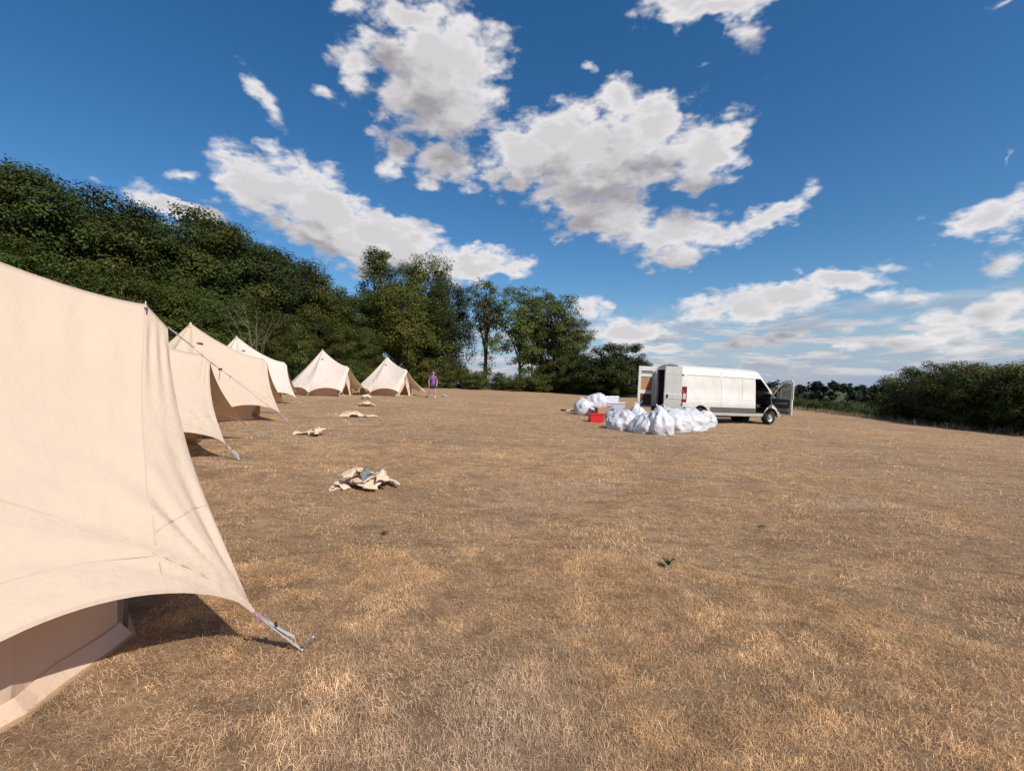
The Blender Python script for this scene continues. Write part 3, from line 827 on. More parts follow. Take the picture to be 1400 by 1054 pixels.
tree_px('round_low', 772, 478, 56, 'small_tree', 'mid green small tree left of the dark round tree near the van', 'tree', None, 1.15, (1.35, 1.25, 1.2))
tree_px('round_low', 824, 470, 54, 'small_tree', 'left crown of the dark round pair standing behind the open van door', 'tree', None, 1.2)
tree_px('round_low', 851, 470, 53.5, 'small_tree', 'dark round tree nearest to the open rear doors of the van', 'tree', None, 1.1)
tree_px('yellow_bush', 590, 487, 56, 'yellow_bush', 'bright yellow-green bush behind the person in purple', 'bush', None, 1.3)
tree_px('yellow_bush', 655, 505, 55.5, 'yellow_bush', 'small yellowish bush below the ivy-clad trunk', 'bush', None, 1.2, (0.85, 0.85, 0.9))
for i, (x, top, d) in enumerate([(530, 490, 56), (560, 492, 58), (622, 496, 57), (640, 502, 58), (688, 507, 57), (705, 512, 55), (728, 505, 56), (748, 500, 56), (795, 500, 55)]):
    tree_px('bush', x, top, d, 'bramble_bush', '%s green bramble bush from the left under the far tall trees' % ORD[i], 'bush', 'bramble bushes under the far trees', 1.25, (0.95, 0.95, 0.95))
# dark trees on the right field edge
for i, (x, top, d, lab) in enumerate([
    (1271, 501, 34, 'leftmost bush of the dark hedge on the right, next to the distant view'),
    (1299, 494, 31.5, 'hedge bush second from the distant view, with the highest left crown'),
    (1316, 497, 29, 'hedge bush in the middle of the dark right-hand hedge'),
    (1356, 500, 26.8, 'hedge bush right of the middle of the dark right-hand hedge'),
    (1398, 494, 25, 'hedge bush with sprigs sticking up at the right picture edge'),
    (1455, 488, 23.5, 'hedge bush just past the right picture edge'),
    (1525, 480, 22, 'hedge bush farther along the field past the right picture edge')]):
    tree_px('hedge_tree', x, top, d, 'hedge_bush', lab, 'bush', 'dark bushes along the right field edge', 1.2)
# scrub below the field edge, between van door and hedge
for i in range(26):
    x = 1080 + i * 6.2; d = 47 + (i * 7 % 11) * 1.3
    if beyond((x - 700) / FPX * d, d) < 1: d += 4
    p = at(x, d)
    plant_tree('scrub', p, 1.2 + 0.7 * random.random(), 'scrub_bush', 'low green scrub below the field edge between the van and the hedge', 'bush', 'low scrub beyond the field edge', 1.3, (1.3, 1.25, 1.0))
for i in range(9):
    x = 1075 + i * 20; d = 66 + (i * 5 % 7) * 2
    plant_tree('bush', at(x, d), 2.4 + 0.8 * random.random(), 'field_bush', 'dark bush on the lower ground in front of the distant wood', 'bush', 'bushes in front of the distant wood', 1.4, (0.5, 0.58, 0.5))

def distant_wood():
    rg = np.random.default_rng(3)
    lobes = []
    for i in range(120):
        a = R(-70) + R(140) * i / 119 + rg.normal(0, 0.006)
        d = 165 + rg.normal(0, 10)
        x, y = d * math.sin(a), d * math.cos(a)
        zt = 1.6 + d * (4 + 4 * math.sin(i * 1.7) * 0.35 + rg.normal(0, 1.2)) / FPX
        zb = Gf(x, y) - 0.5
        lobes.append((x, y, (zt + zb) / 2, rg.uniform(3.5, 5.5), rg.uniform(3.5, 5.5), (zt - zb) / 2))
    me = crown_mesh('distant_wood', lobes, 3600, 30, 0.55, 77, base=(0.024, 0.034, 0.020), cl_r=(0.8, 1.6), shell=0.6)
    o = link('distant_wood', me); o['kind'] = 'stuff'
distant_wood()

# ------------------------------------------------------------------ bell tents
def build_tent(c, heading, label, Hp=2.7, Ha=1.95, ua=1.98, corner=(2.58, 1.30), cz=0.28, arch=0.30, tip=(0.13, 0.16), peg_px=None, rope_to=None, fine=1, canvas='canvas', scale=1.0, zc=None, corner_far=None, peg_off=(0.22, 0.08), smid=0.75, stakes=None, fold=1.0):
    z0 = Gf(c[0], c[1]) if zc is None else zc
    t = thing('bell_tent', label, 'tent', (c[0], c[1], z0), heading, 'cream canvas bell tents pitched in a row')
    ch, sh = math.cos(heading), math.sin(heading)
    def gl(u, v):                      # ground height in the tent's own frame
        return Gf(c[0] + u * ch - v * sh, c[1] + u * sh + v * ch) - z0
    S = scale
    P = Vector((0, 0, Hp)); A = Vector((ua, 0, Ha + gl(ua, 0))); F = A + Vector((tip[0], 0, -tip[1]))
    st = stakes or [(-2.42, 0.95), (-0.85, 2.42), (0.95, 2.36)]
    def half(sgn):
        cr = corner if (sgn < 0 or corner_far is None) else corner_far
        pts = [(-2.42 * S, 0.0)] + [(a * S, b * S) for (a, b) in st] + [cr]
        stz = [None] + [0.20] * len(st) + [cz]
        segs = [(14 * fine, 0), (16 * fine, 1), (16 * fine, 2), (44 * fine, 3)] if len(st) == 3 else [(16 * fine, k) for k in range(len(st))] + [(44 * fine, len(st))]
        NT_ = 26 * fine
        rows = []
        for (n, k) in segs:
            a = Vector((pts[k][0], pts[k][1] * sgn, 0)); b = Vector((pts[k + 1][0], pts[k + 1][1] * sgn, 0))
            for i in range(n + (1 if k == len(st) else 0)):
                wv = i / n
                w_ = 0.5 + 0.5 * wv if k == 0 else wv
                if k == 0:
                    aa = Vector((-2.42 * S, -0.95 * S * sgn, 0)); hem = aa.lerp(b, w_)
                    za = gl(*aa[:2]) + 0.20; zb = gl(*b[:2]) + 0.20
                else:
                    hem = a.lerp(b, w_)
                    za = gl(a.x, a.y) + (stz[k] or .2); zb = gl(b.x, b.y) + stz[k + 1]
                bow = 4 * w_ * (1 - w_)
                hem.z = za + (zb - za) * w_ + arch * (bow ** 0.75)
                inward = Vector((-hem.x, -hem.y, 0)).normalized()
                hem += inward * 0.16 * bow * (1.0 if k < len(st) else 0.5)
                if k < len(st): top = P.copy(); rr = 0
                else:
                    if w_ < smid:
                        q = w_ / smid
                        top = P.lerp(A, q); top.z = A.z + (P.z - A.z) * (1 - q) ** 1.55
                    else:
                        top = A.lerp(F, (w_ - smid) / (1 - smid))
                row = []
                for j in range(NT_ + 1):
                    s = j / NT_
                    p = top.lerp(hem, s)
                    sg = 4 * s * (1 - s)
                    base_sag = 0.10 + 0.13 * bow if k < len(st) else 0.10 * (1 - w_) + 0.05 + 0.09 * bow * (1 - w_)
                    p.z -= sg * base_sag * (1.25 - 0.5 * s)
                    p += inward * sg * 0.05 * bow
                    if k == len(st):
                        p.x -= sg * 0.075 * w_ ** 5
                        # tension folds fanning out of the tied corner and of the porch pole top
                        dc = Vector((hem.x - b.x, hem.y - b.y, 0)).length; dcc = math.hypot(dc, (1 - s) * (top - hem).length)
                        th = math.atan2((1 - s) * 1.6, (1 - w_) * 1.3 + 1e-4)
                        amp = fold * 0.016 * math.exp(-((dcc - 0.45) / 0.55) ** 2) * min(1, dcc * 3)
                        dz = amp * (math.sin(th * 17) * 0.6 + math.sin(th * 29 + 1.0) * 0.4)
                        dA = (p - A).length; thA = w_ * 9
                        dz += fold * 0.006 * math.exp(-((dA - 0.35) / 0.4) ** 2) * math.sin(thA * 7.5) * (1 if w_ > 0.45 else 0.3) * min(1, dA * 5)
                        p += Vector((0.35, 0.9 * sgn, 0.3)) * (dz * 1.35 * min(1, s * 7))
                    ruff = mnoise.noise(Vector((p.x * 1.3 + c[0], p.y * 1.3, p.z * 1.1 + c[1]))) * 0.02 * sg
                    p += Vector((0, sgn, 0.4)) * ruff
                    row.append(p)
                rows.append((k, w_, row))
        return rows
    fly = MB(); halves = {}
    for sgn in (-1, 1):
        rows = half(sgn); halves[sgn] = rows
        o = len(fly.v); m = len(rows[0][2])
        for (_, _, r_) in rows: fly.v.extend([tuple(p) for p in r_])
        for i in range(len(rows) - 1):
            for j in range(m - 1):
                a, b = o + i * m + j, o + (i + 1) * m + j
                q = (a, b, b + 1, a + 1)
                fly.f.append(q if sgn > 0 else q[::-1])
    me = fly.mesh('fly_sheet', M[canvas], True)
    bm = bmesh.new(); bm.from_mesh(me); bmesh.ops.remove_doubles(bm, verts=bm.verts, dist=1e-4); bm.to_mesh(me); bm.free()
    me.polygons.foreach_set('use_smooth', [True] * len(me.polygons))
    fo = link('fly_sheet', me, t)
    def fp(sgn, k, w_, s):
        """point on the fly"""
        rows = [r for r in halves[sgn] if r[0] == k]
        r_ = min(rows, key=lambda q: abs(q[1] - w_))[2]
        x = s * (len(r_) - 1); i = min(int(x), len(r_) - 2)
        return r_[i].lerp(r_[i + 1], x - i)
    nk = len(st)
    # stitched seams: hem facing, panel joins and the corner patches
    for sgn in (-1, 1):
        lines = []
        for k in range(nk + 1):
            w0 = 0.5 if k == 0 else 0.0
            lines.append([fp(sgn, k, w0 + (1 - w0) * i / 24, 1.0) for i in range(25)])      # hem binding
        lines.append([fp(sgn, nk, smid, i / 24) for i in range(25)])
        lines.append([fp(sgn, nk, smid * (1 - i / 30), 0.90 - 0.02 * i / 30) for i in range(31)])
        lines.append([fp(sgn, nk, smid + (1 - smid) * i / 20, 0.83 - 0.16 * i / 20) for i in range(21)])
        lines.append([fp(sgn, nk, smid + (1 - smid) * i / 20, 0.90 + 0.10 * i / 20) for i in range(21)])
        lines.append([fp(sgn, nk, smid * (1 - i / 24), 0.90 - 0.52 * (i / 24)) for i in range(25)])
        for k in range(1, nk + 1): lines.append([fp(sgn, k, 0.0, i / 24) for i in range(25)])
        for q, ln in enumerate(lines):
            mb = MB()
            wd = 0.020 if q <= nk else 0.009
            outv = Vector((0.2, sgn, 0.5)).normalized() * 0.0025
            for i in range(len(ln) - 1):
                if (ln[i + 1] - ln[i]).length < 1e-4: continue
                d = (ln[i + 1] - ln[i]).normalized()
                s = d.cross(outv).normalized() * wd / 2
                nn = s.cross(d).normalized() * 0.003
                if nn.dot(Vector((ln[i].x * 0.3, sgn, 0.6))) < 0: nn = -nn
                mb.add([ln[i] - s + nn, ln[i] + s + nn, ln[i + 1] + s + nn, ln[i + 1] - s + nn], [(0, 1, 2, 3)])
            if mb.v: part('seam', mb, M['seam'], fo)
    # peak cap and vents
    cap = MB(); cap.lathe([(0.0, Hp + 0.035), (0.022, Hp + 0.02), (0.05, Hp - 0.05), (0.10, Hp - 0.13)], n=14)
    part('peak_cap', cap, M['seam'], fo, True)
    for sgn in (-1, 1):
        b = fp(sgn, nk, 0.06, 0.10); b2 = fp(sgn, nk, 0.06, 0.16)
        vb = MB(); n = 8; out = Vector((0.25, sgn, 0.25)).normalized(); sd = Vector((1, -0.2 * sgn, 0)).normalized()
        vs = [b + out * 0.01]
        for i in range(n + 1):
            a = math.pi * i / n
            vs.append(b2 + sd * 0.10 * math.cos(a) + out * (0.02 + 0.085 * math.sin(a)))
        fs = [(0, i + 1, i + 2) if sgn < 0 else (0, i + 2, i + 1) for i in range(n)]
        vb.add(vs, fs); vo = part('vent_hood', vb, M[canvas], fo, True)
        mesh_b = MB(); mesh_b.add([b2 + sd * 0.095 * math.cos(math.pi * i / n) + out * (0.012 + 0.07 * math.sin(math.pi * i / n)) for i in range(n + 1)], [tuple(range(n + 1))])
        part('vent_mesh', mesh_b, M['black'], fo)
    # inner tent wall, hung just below the fly
    wl = [(ua, 0.82), (1.52, 1.36), (0.85, 1.78), (-0.3, 2.02), (-1.3, 1.7), (-1.98, 0.85)]
    wl = [(a * S * 0.89, b * S * 0.89) for i, (a, b) in enumerate(wl)]
    loop = [(a, -b) for a, b in wl] + [(a, b) for a, b in reversed(wl)]
    allp = np.array([tuple(p) for sg_ in (-1, 1) for r_ in halves[sg_] for p in r_[2]])
    def fly_z(u, v):
        d2 = (allp[:, 0] - u) ** 2 + (allp[:, 1] - v) ** 2
        return float(allp[np.argsort(d2)[:4], 2].min())
    wb = MB(); fb_ = MB(); NS = 8
    prev = None; flap_prev = None
    for i in range(len(loop) - 1):
        a, b = Vector((*loop[i], 0)), Vector((*loop[i + 1], 0))
        for k in range(NS + (1 if i == len(loop) - 2 else 0)):
            p = a.lerp(b, k / NS)
            bulge = math.sin(math.pi * k / NS) * 0.05 
            p2 = p * (1 + 0.008 * math.sin(k * 0.9 + i))
            zt = max(0.35, min(fly_z(p.x, p.y) - 0.05, 0.95 + gl(p.x, p.y)))
            if i == 0 and k < NS / 2 or (i == len(loop) - 2 and k > NS / 2): zt = max(0.3, fly_z(p.x * 0.97, p.y) - 0.04)
            gz = gl(p.x, p.y)
            col = [Vector((p.x, p.y, gz + 0.0)), Vector((p2.x, p2.y, gz + 0.12)), Vector((p2.x * (1 - 0.03 * bulge), p2.y * (1 - bulge * .3), gz + (zt - gz) * 0.55)), Vector((p.x * 0.97, p.y * 0.97, zt))]
            outw = Vector((p.x, p.y, 0)).normalized()
            fl = [Vector((p2.x, p2.y, gz + 0.085)) + outw * 0.012, Vector((p.x, p.y, gz + 0.012)) + outw * (0.07 + 0.008 * math.sin(k * 0.8 + i * 3))]
            if prev:
                o = len(wb.v); wb.v.extend([tuple(q) for q in prev + col])
                for q in range(3): wb.f.append((o + q, o + 4 + q, o + 5 + q, o + 1 + q))
                fb_.add([flap_prev[0], flap_prev[1], fl[1], fl[0]], [(0, 1, 2, 3)])
            prev = col; flap_prev = fl
    part('inner_wall', wb, M['wall'], t, True)
    part('mud_flap', fb_, M['wall'], t, True)
    gs = MB(); ring = [Vector((u * 1.045, v * 1.045, gl(u, v) + 0.012)) for u, v in loop]
    gs.add(ring + [q - Vector((0, 0, 0.05)) for q in ring], [tuple(range(len(ring)))] + [(i, i + len(ring), (i + 1) % len(ring) + len(ring), (i + 1) % len(ring)) for i in range(len(ring))])
    part('groundsheet', gs, M['sheet'], t)
    # poles
    cp = MB(); cp.tube([(0, 0, 0), (0, 0, Hp - 0.02)], 0.02, 10); part('centre_pole', cp, M['steel'], t, True)
    for sgn in (-1, 1):
        pp = MB(); pp.tube([(ua * 0.905, sgn * 0.745, gl(ua * 0.9, sgn * 0.745) - 0.02), (ua, sgn * 0.02, A.z - 0.03)], 0.0125, 8)
        part('porch_pole', pp, M['steel'], t, True)
        df = MB(); n = 10
        for k in range(n):
            for q in (k / n, (k + 1) / n):
                zb = A.z - 0.12
                y0 = 0.72 * (1 - q) * sgn; y1 = (0.38 - 0.12 * math.sin(q * 3.0)) * (1 - q) * sgn; ud = ua * (0.88 + 0.12 * q)
                df.v.append((ud - 0.02 - 0.03 * math.sin(q * 9), y0, gl(ua, y0) + zb * q)); df.v.append((ud - 0.02 + 0.10 * math.sin(q * 6 + sgn), y1, gl(ua, y1) + zb * q + 0.03))
            o = len(df.v) - 4; df.f.append((o, o + 1, o + 3, o + 2))
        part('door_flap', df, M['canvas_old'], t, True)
    sp = MB(); sp.tube([(ua, 0, A.z - 0.02), (ua, 0, A.z + 0.022)], [0.007, 0.005], 8); part('pole_spike', sp, M['steel'], t, True)
    # guy rope from the porch
    if rope_to is not None:
        loc = Matrix.Rotation(-heading, 4, 'Z') @ (Vector(rope_to) - Vector((c[0], c[1], z0)))
        rp = MB(); n = 14
        pts = [F.lerp(loc, i / n) - Vector((0, 0, 0.05 * 4 * (i / n) * (1 - i / n))) for i in range(n + 1)]
        rp.tube(pts, 0.0016, 6); ro = part('guy_rope', rp, M['cord'], t, True)
        web = MB(); dd = (loc - F).normalized(); sdv = dd.cross(Vector((0, 0, 1))).normalized()
        web.strip([F + Vector((0, 0, 0.006)), F + dd * 0.22], 0.014, sdv, 0.004); part('webbing', web, M['strap'], ro)
        sl = MB(); q = pts[2]; sl.box(q, (0.022, 0.022, 0.016)); sl.tube([q, q + Vector((-0.015, -0.02, -0.09))], 0.0025, 5); part('slider', sl, M['black'], ro)
        pg = MB(); pg.tube([loc + Vector((0, 0, -0.15)), loc + Vector((-0.03, 0, 0.05)), loc + Vector((-0.06, 0, 0.055))], 0.006, 6); part('peg', pg, M['steel'], t, True)
    # straps and pegs at every tie-down point
    ties = []
    for sgn in (-1, 1):
        cr = corner if (sgn < 0 or corner_far is None) else corner_far
        ties.append((Vector((cr[0], cr[1] * sgn, gl(cr[0], cr[1] * sgn) + cz)), Vector((peg_off[0], peg_off[1] * sgn))))
        for (a, b) in st:
            q = Vector((a * S, b * S * sgn, gl(a * S, b * S * sgn) + 0.20)); o_ = Vector((q.x, q.y)).normalized() * 0.22
            ties.append((q, o_))
    for i, (q, off) in enumerate(ties):
        e = Vector((q.x + off.x, q.y + off.y, gl(q.x + off.x, q.y + off.y) + 0.02))
        d = (e - q); L = d.length; d.normalize(); sdv = d.cross(Vector((0, 0, 1))).normalized(); up = sdv.cross(d)
        lp = MB()
        lp.tube([q, q + d * 0.02 + sdv * 0.018, q + d * 0.075 + sdv * 0.018], 0.0035, 5); lp.tube([q, q + d * 0.02 - sdv * 0.018, q + d * 0.075 - sdv * 0.018], 0.0035, 5)
        lp.tube([q + d * 0.075 + sdv * 0.02, q + d * 0.075 - sdv * 0.02], 0.004, 5)
        lp.tube([q + d * 0.02 + sdv * 0.018, q + d * 0.06 + sdv * 0.0 - up * 0.03], 0.006, 5)
        part('loop', lp, M['pink'], t)
        sb = MB(); sb.strip([q + d * 0.07, q + d * 0.2, e + up * 0.002], 0.036, sdv, 0.003)
        sb.strip([q + d * 0.10 + up * 0.006, q + d * 0.20 + up * 0.014, q + d * (L * 0.80) + up * 0.028, q + d * (L * 0.86) + up * 0.016], 0.034, sdv, 0.003)
        so = part('strap', sb, M['strap'], t)
        bk = MB(); bk.box(q + d * (L * 0.42) + up * 0.014, (0.012, 0.012, 0.012), None)
        bk.strip([q + d * (L * 0.40) + up * 0.019, q + d * (L * 0.44) + up * 0.019], 0.05, sdv, 0.006); part('buckle', bk, M['black'], so)
        pg = MB(); e2 = e + d * 0.01
        hd = Vector((d.x, d.y, 0)).normalized()
        pg.tube([e2 - Vector((0, 0, 0.16)) - hd * 0.05, e2 + hd * 0.02, e2 + hd * 0.06 + Vector((0, 0, 0.055)), e2 + hd * 0.075 + Vector((0, 0, 0.05)), e2 + hd * 0.078 + Vector((0, 0, 0.03))], 0.006, 7)
        pg.tube([e2 + sdv * 0.022, e2 + hd * 0.03, e2 - sdv * 0.022], 0.005, 5)
        part('peg', pg, M['steel'], t, True)
    return t

def place_tent(corner_px, apex_px, peak_px, axis_deg, label, near_d, **kw):
    """position from the near porch corner's peg on the ground; heights from apex and peak"""
    h = R(axis_deg)
    e = Vector((math.cos(h), math.sin(h))); n = Vector((-math.sin(h), math.cos(h)))
    cor = kw.get('corner', (2.58, 1.30))
    a = (corner_px[0] - 700) / FPX
    cw = Vector((a * near_d, near_d))
    c = cw - e * cor[0] + n * cor[1]
    z0 = Gf(c.x, c.y)
    ua = kw.get('ua', 1.98)
    Aw = c + e * ua
    za = EYE + (527 - apex_px[1]) / FPX * Aw.y
    kw.setdefault('Ha', za - Gf(Aw.x, Aw.y))
    zp = EYE + (527 - peak_px[1]) / FPX * c.y
    kw.setdefault('Hp', zp - z0)
    print('TENT', label[:30], 'c', tuple(round(v, 2) for v in c), 'Ha %.2f Hp %.2f' % (kw['Ha'], kw['Hp']),
          'apex px', round(700 + FPX * Aw.x / Aw.y), 'peak px', round(700 + FPX * c.x / c.y))
    return build_tent((c.x, c.y), h, label, **kw)

rope1 = hit(571, 697)
build_tent((-4.03, 1.96), R(45), 'nearest cream tent, filling the left edge, grey strap pegged at its front corner', Hp=2.86, Ha=2.03, fine=2, rope_to=rope1, cz=0.27, corner=(2.28, 1.41), peg_off=(0.22, 0.06), arch=0.335, stakes=[(-2.2, 0.9), (-0.8, 2.0), (0.86, 1.83)])
place_tent((308, 610), (305, 484), (262, 412), 22, 'second tent from the camera, partly hidden by the nearest tent edge', 8.0, rope_to=hit(420, 578), fold=1.0)
place_tent((383, 570), (378, 490), (263, 442), 22, 'third tent from the camera, between the second tent and its narrow hidden neighbour', 14.2)
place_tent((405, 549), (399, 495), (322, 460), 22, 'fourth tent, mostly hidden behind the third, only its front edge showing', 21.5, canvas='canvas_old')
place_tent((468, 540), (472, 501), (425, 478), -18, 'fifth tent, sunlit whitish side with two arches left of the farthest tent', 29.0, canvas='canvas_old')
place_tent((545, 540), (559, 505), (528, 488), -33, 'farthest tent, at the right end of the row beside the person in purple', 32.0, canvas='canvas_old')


# ------------------------------------------------------------------ white van
def build_van():
    corner = at(931, 20.0); head = R(19.5)
    # stand the body on the slope
    e = Vector((math.cos(head), math.sin(head), 0)); n = Vector((-math.sin(head), math.cos(head), 0))
    org = corner + n * 1.0
    def gp(v): return Vector((v.x, v.y, Gf(v.x, v.y)))
    fr = gp(org + e * 5.03); re_ = gp(org + e * 0.99); lf = gp(org + e * 3 + n * 0.9); rt = gp(org + e * 3 - n * 0.9)
    X = (fr - re_).normalized(); Y = (lf - rt).normalized(); Z = X.cross(Y).normalized(); Y = Z.cross(X)
    base = re_ - X * 0.99
    t = thing('van', 'white high-roof panel van with its rear door and cab door standing open', 'van', base)
    t.matrix_world = Matrix.Translation(base) @ Matrix((X, Y, Z)).transposed().to_4x4()
    rows = [(.36, .97), (.50, 1.0), (.62, 1.006), (.74, 1.008), (.755, .998), (.98, 1.0), (1.0, .99), (1.02, .985), (1.20, .985), (1.225, .972), (1.6, .955), (1.90, .93), (2.06, .91), (2.075, .898), (2.25, .86), (2.37, .78), (2.44, .66), (2.49, .42), (2.52, .0)]
    FX = [(.36, 5.86), (.50, 5.98), (.74, 6.0), (1.0, 5.9), (1.2, 5.55), (1.26, 5.38), (1.6, 4.98), (1.9, 4.68), (2.06, 4.54), (2.25, 4.42), (2.37, 4.35), (2.44, 4.30), (2.49, 4.25), (2.52, 4.19)]
    DX = [(.36, 4.56), (.50, 4.60), (.62, 4.64), (.74, 4.74), (.9, 4.95), (1.0, 5.03), (1.26, 5.10), (1.6, 4.86), (1.9, 4.57), (2.06, 4.42), (2.25, 4.34), (2.37, 4.29), (2.44, 4.25), (2.49, 4.21), (2.52, 4.15)]
    def ip(tab, z):
        if z <= tab[0][0]: return tab[0][1]
        for (a, b), (c, d) in zip(tab, tab[1:]):
            if z <= c: return b + (d - b) * (z - a) / (c - a)
        return tab[-1][1]
    B = 4.08
    rearx = [0.0, 0.02, 0.06, 0.3] + [0.50 + 0.07 * i for i in range(15)] + [1.8, 2.1, 2.105, 2.6, 3.1, 3.6, B - 0.04, B]
    nd_, nf_ = 5, 12
    nr = len(rearx)
    def xs_for(z):
        D = max(ip(DX, z), B - 0.19 + 0.01); Fx = ip(FX, z)
        if z > 2.3:
            k = (z - 2.3) / 0.22
            r_ = [min(x, D - 0.02 - 0.002 * (nr - i)) for i, x in enumerate(rearx)]
        else: r_ = rearx
        return r_ + [r_[-1] + (D - r_[-1]) * (i + 1) / nd_ for i in range(nd_)] + [D + (Fx - D) * (i + 1) / nf_ for i in range(nf_)]
    def arch(x):
        z = 0
        for xc in (0.99, 5.03):
            if abs(x - xc) < 0.44: z = max(z, 0.33 + math.sqrt(0.44 ** 2 - (x - xc) ** 2))
        return z
    body = MB(); lastcols = {}
    for sg in (-1, 1):
        o = len(body.v); m = nr + nd_ + nf_
        for (z, y) in rows:
            for i, x in enumerate(xs_for(z)):
                yy = y
                if x < 0.06: yy = y - 0.02 * (1 - x / 0.06)
                fx_ = ip(FX, z)
                if x > fx_ - 0.5 and z < 1.3: yy = y * (1 - 0.16 * ((x - fx_ + 0.5) / 0.5) ** 2.2)
                zz = z
                a = arch(x)
                if z < 0.80 and a > 0: zz = max(z, min(a, 0.775 + 0.01 * z))
                body.v.append((x, sg * yy, zz))
        for j in range(len(rows) - 1):
            for i in range(m - 1):
                if sg < 0 and nr - 1 <= i < nr - 1 + nd_ and 1 <= j < 13: continue
                a, b = o + j * m + i, o + j * m + i + 1
                q = (a, b, b + m, a + m)
                body.f.append(q if sg < 0 else q[::-1])
        lastcols[sg] = [body.v[o + j * m + m - 1] for j in range(len(rows))]
    # nose
    screen = MB()
    for j in range(len(rows) - 1):
        for k in range(8):
            def pt(jj, kk):
                L, R_ = Vector(lastcols[1][jj]), Vector(lastcols[-1][jj]); u = kk / 8
                p = R_.lerp(L, u); p.x += 0.16 * (1 - (2 * u - 1) ** 2) * min(1, abs(L.y) * 1.5) * (1 if rows[jj][0] < 1.3 else 0.6); return p
            tgt = screen if 1.22 < rows[j][0] < 2.07 else body
            if tgt is screen and k in (0, 7) and False: tgt = body
            tgt.add([pt(j, k), pt(j, k + 1), pt(j + 1, k + 1), pt(j + 1, k)], [(0, 1, 2, 3)])
    # rear frame round the doorway
    prof = [Vector((0.0, -y + 0.02, z)) for (z, y) in rows] + [Vector((0.0, y - 0.02, z)) for (z, y) in reversed(rows[:-1])]
    inn = [Vector((0.0, max(-0.80, min(0.80, p.y)), max(0.58, min(2.28, p.z)))) for p in prof]
    inn2 = [p + Vector((0.10, 0, 0)) for p in inn]
    npf = len(prof)
    fr_ = MB(); fr_.add(prof + inn + inn2, [(i, i + 1, i + 1 + npf, i + npf) for i in range(npf - 1)] + [(i + npf, i + 1 + npf, i + 1 + 2 * npf, i + 2 * npf) for i in range(npf - 1)] + [(0, npf, 2 * npf - 1, npf - 1)])
    bo = part('body', body, M['paint'], t, True)
    es = bo.modifiers.new('edges', 'EDGE_SPLIT'); es.split_angle = R(28)
    part('door_frame', fr_, M['paint'], bo)
    part('windscreen', screen, M['dark_glass'], t, True)
    # seams pressed and cut into the flank
    for sg in (-1, 1):
        for (xa, xb, za, zb) in ((2.10, 2.10, 0.40, 2.40), (3.3, 3.3, 0.76, 2.06)) if sg < 0 else ((1.6, 1.6, .4, 2.4),):
            sm = MB()
            for k in range(len(rows) - 4):
                (z0, y0), (z1, y1) = rows[k], rows[k + 1]
                if z0 < za or z1 > zb: continue
                sm.add([(xa - .006, sg * (y0 + .002), z0), (xa + .006, sg * (y0 + .002), z0), (xa + .006, sg * (y1 + .002), z1), (xa - .006, sg * (y1 + .002), z1)], [(0, 1, 2, 3)])
            part('panel_gap', sm, M['grey_trim'], bo)
        rail = MB(); rail.add([(0.25, sg * .913, 2.052), (2.05, sg * .913, 2.052), (2.05, sg * .904, 2.078), (0.25, sg * .904, 2.078)], [(0, 1, 2, 3)]); rail.add([(2.2, sg * .913, 2.052), (4.0, sg * .913, 2.052), (4.0, sg * .904, 2.078), (2.2, sg * .904, 2.078)], [(0, 1, 2, 3)])
        part('slide_rail', rail, M['grey_trim'], bo)
        tr = MB(); tr.box((2.78, sg * 1.006, .615), (2.56, .02, .23)); part('side_moulding', tr, M['dark_trim'], t, bevel=0.006)
        tr = MB(); tr.box((0.27, sg * 1.0, .56), (0.42, .03, .24)); part('side_moulding', tr, M['black'], t, bevel=0.006)
        # arch lip
        for xc in (0.99, 5.03):
            lp = MB()
            pts = [Vector((xc + 0.44 * math.cos(R(a)), sg * (0.995 - (0.04 if xc > 4 else 0)), 0.33 + 0.44 * math.sin(R(a)))) for a in range(0, 181, 12)]
            lp.tube(pts, 0.022, 6); part('arch_trim', lp, M['black'], t, True)
            wl_ = MB(); wl_.lathe([(0.45, 0.58), (0.45, 0.97)], (xc, 0, 0.33), 24, 'Y')
            if sg > 0: part('wheel_liner', wl_, M['black'], t, True)
            w_ = MB(); tyre = [(0.20, -.11), (0.29, -.115), (0.325, -.10), (0.338, -.05), (0.338, .05), (0.325, .10), (0.29, .115), (0.20, .11)]
            w_.lathe(tyre, (xc, sg * 0.865, 0.33), 28, 'Y')
            wo_ = part('wheel', w_, M['rubber'], t, True)
            rm = MB(); rm.lathe([(0.205, sg * .09), (0.19, sg * .07), (0.12, sg * .03), (0.09, sg * .07), (0.0, sg * .08)], (xc, sg * 0.865, 0.33), 20, 'Y'); part('rim', rm, M['hub'], wo_, True)
    # underside, bumpers, lamps
    ub = MB(); ub.box((2.9, 0, .40), (4.9, 1.7, .14)); ub.box((1.9, 0.3, 0.27), (0.9, 0.5, .18)); ub.tube([(0.2, -.4, .3), (3.5, -.4, .28)], .04, 8); part('underbody', ub, M['black'], t)
    rb = MB(); rb.box((-0.05, 0, .48), (0.16, 1.96, .20)); rb.box((-0.08, 0, .585), (0.14, 1.3, .03)); part('rear_bumper', rb, M['black'], t, bevel=0.02)
    fb_ = MB(); fb_.box((5.98, 0, .50), (0.24, 1.60, .30)); part('front_bumper', fb_, M['grey_trim'], t, bevel=0.05)
    gr = MB(); gr.box((6.04, 0, .86), (0.08, 0.9, .20)); part('grille', gr, M['black'], t, bevel=0.02)
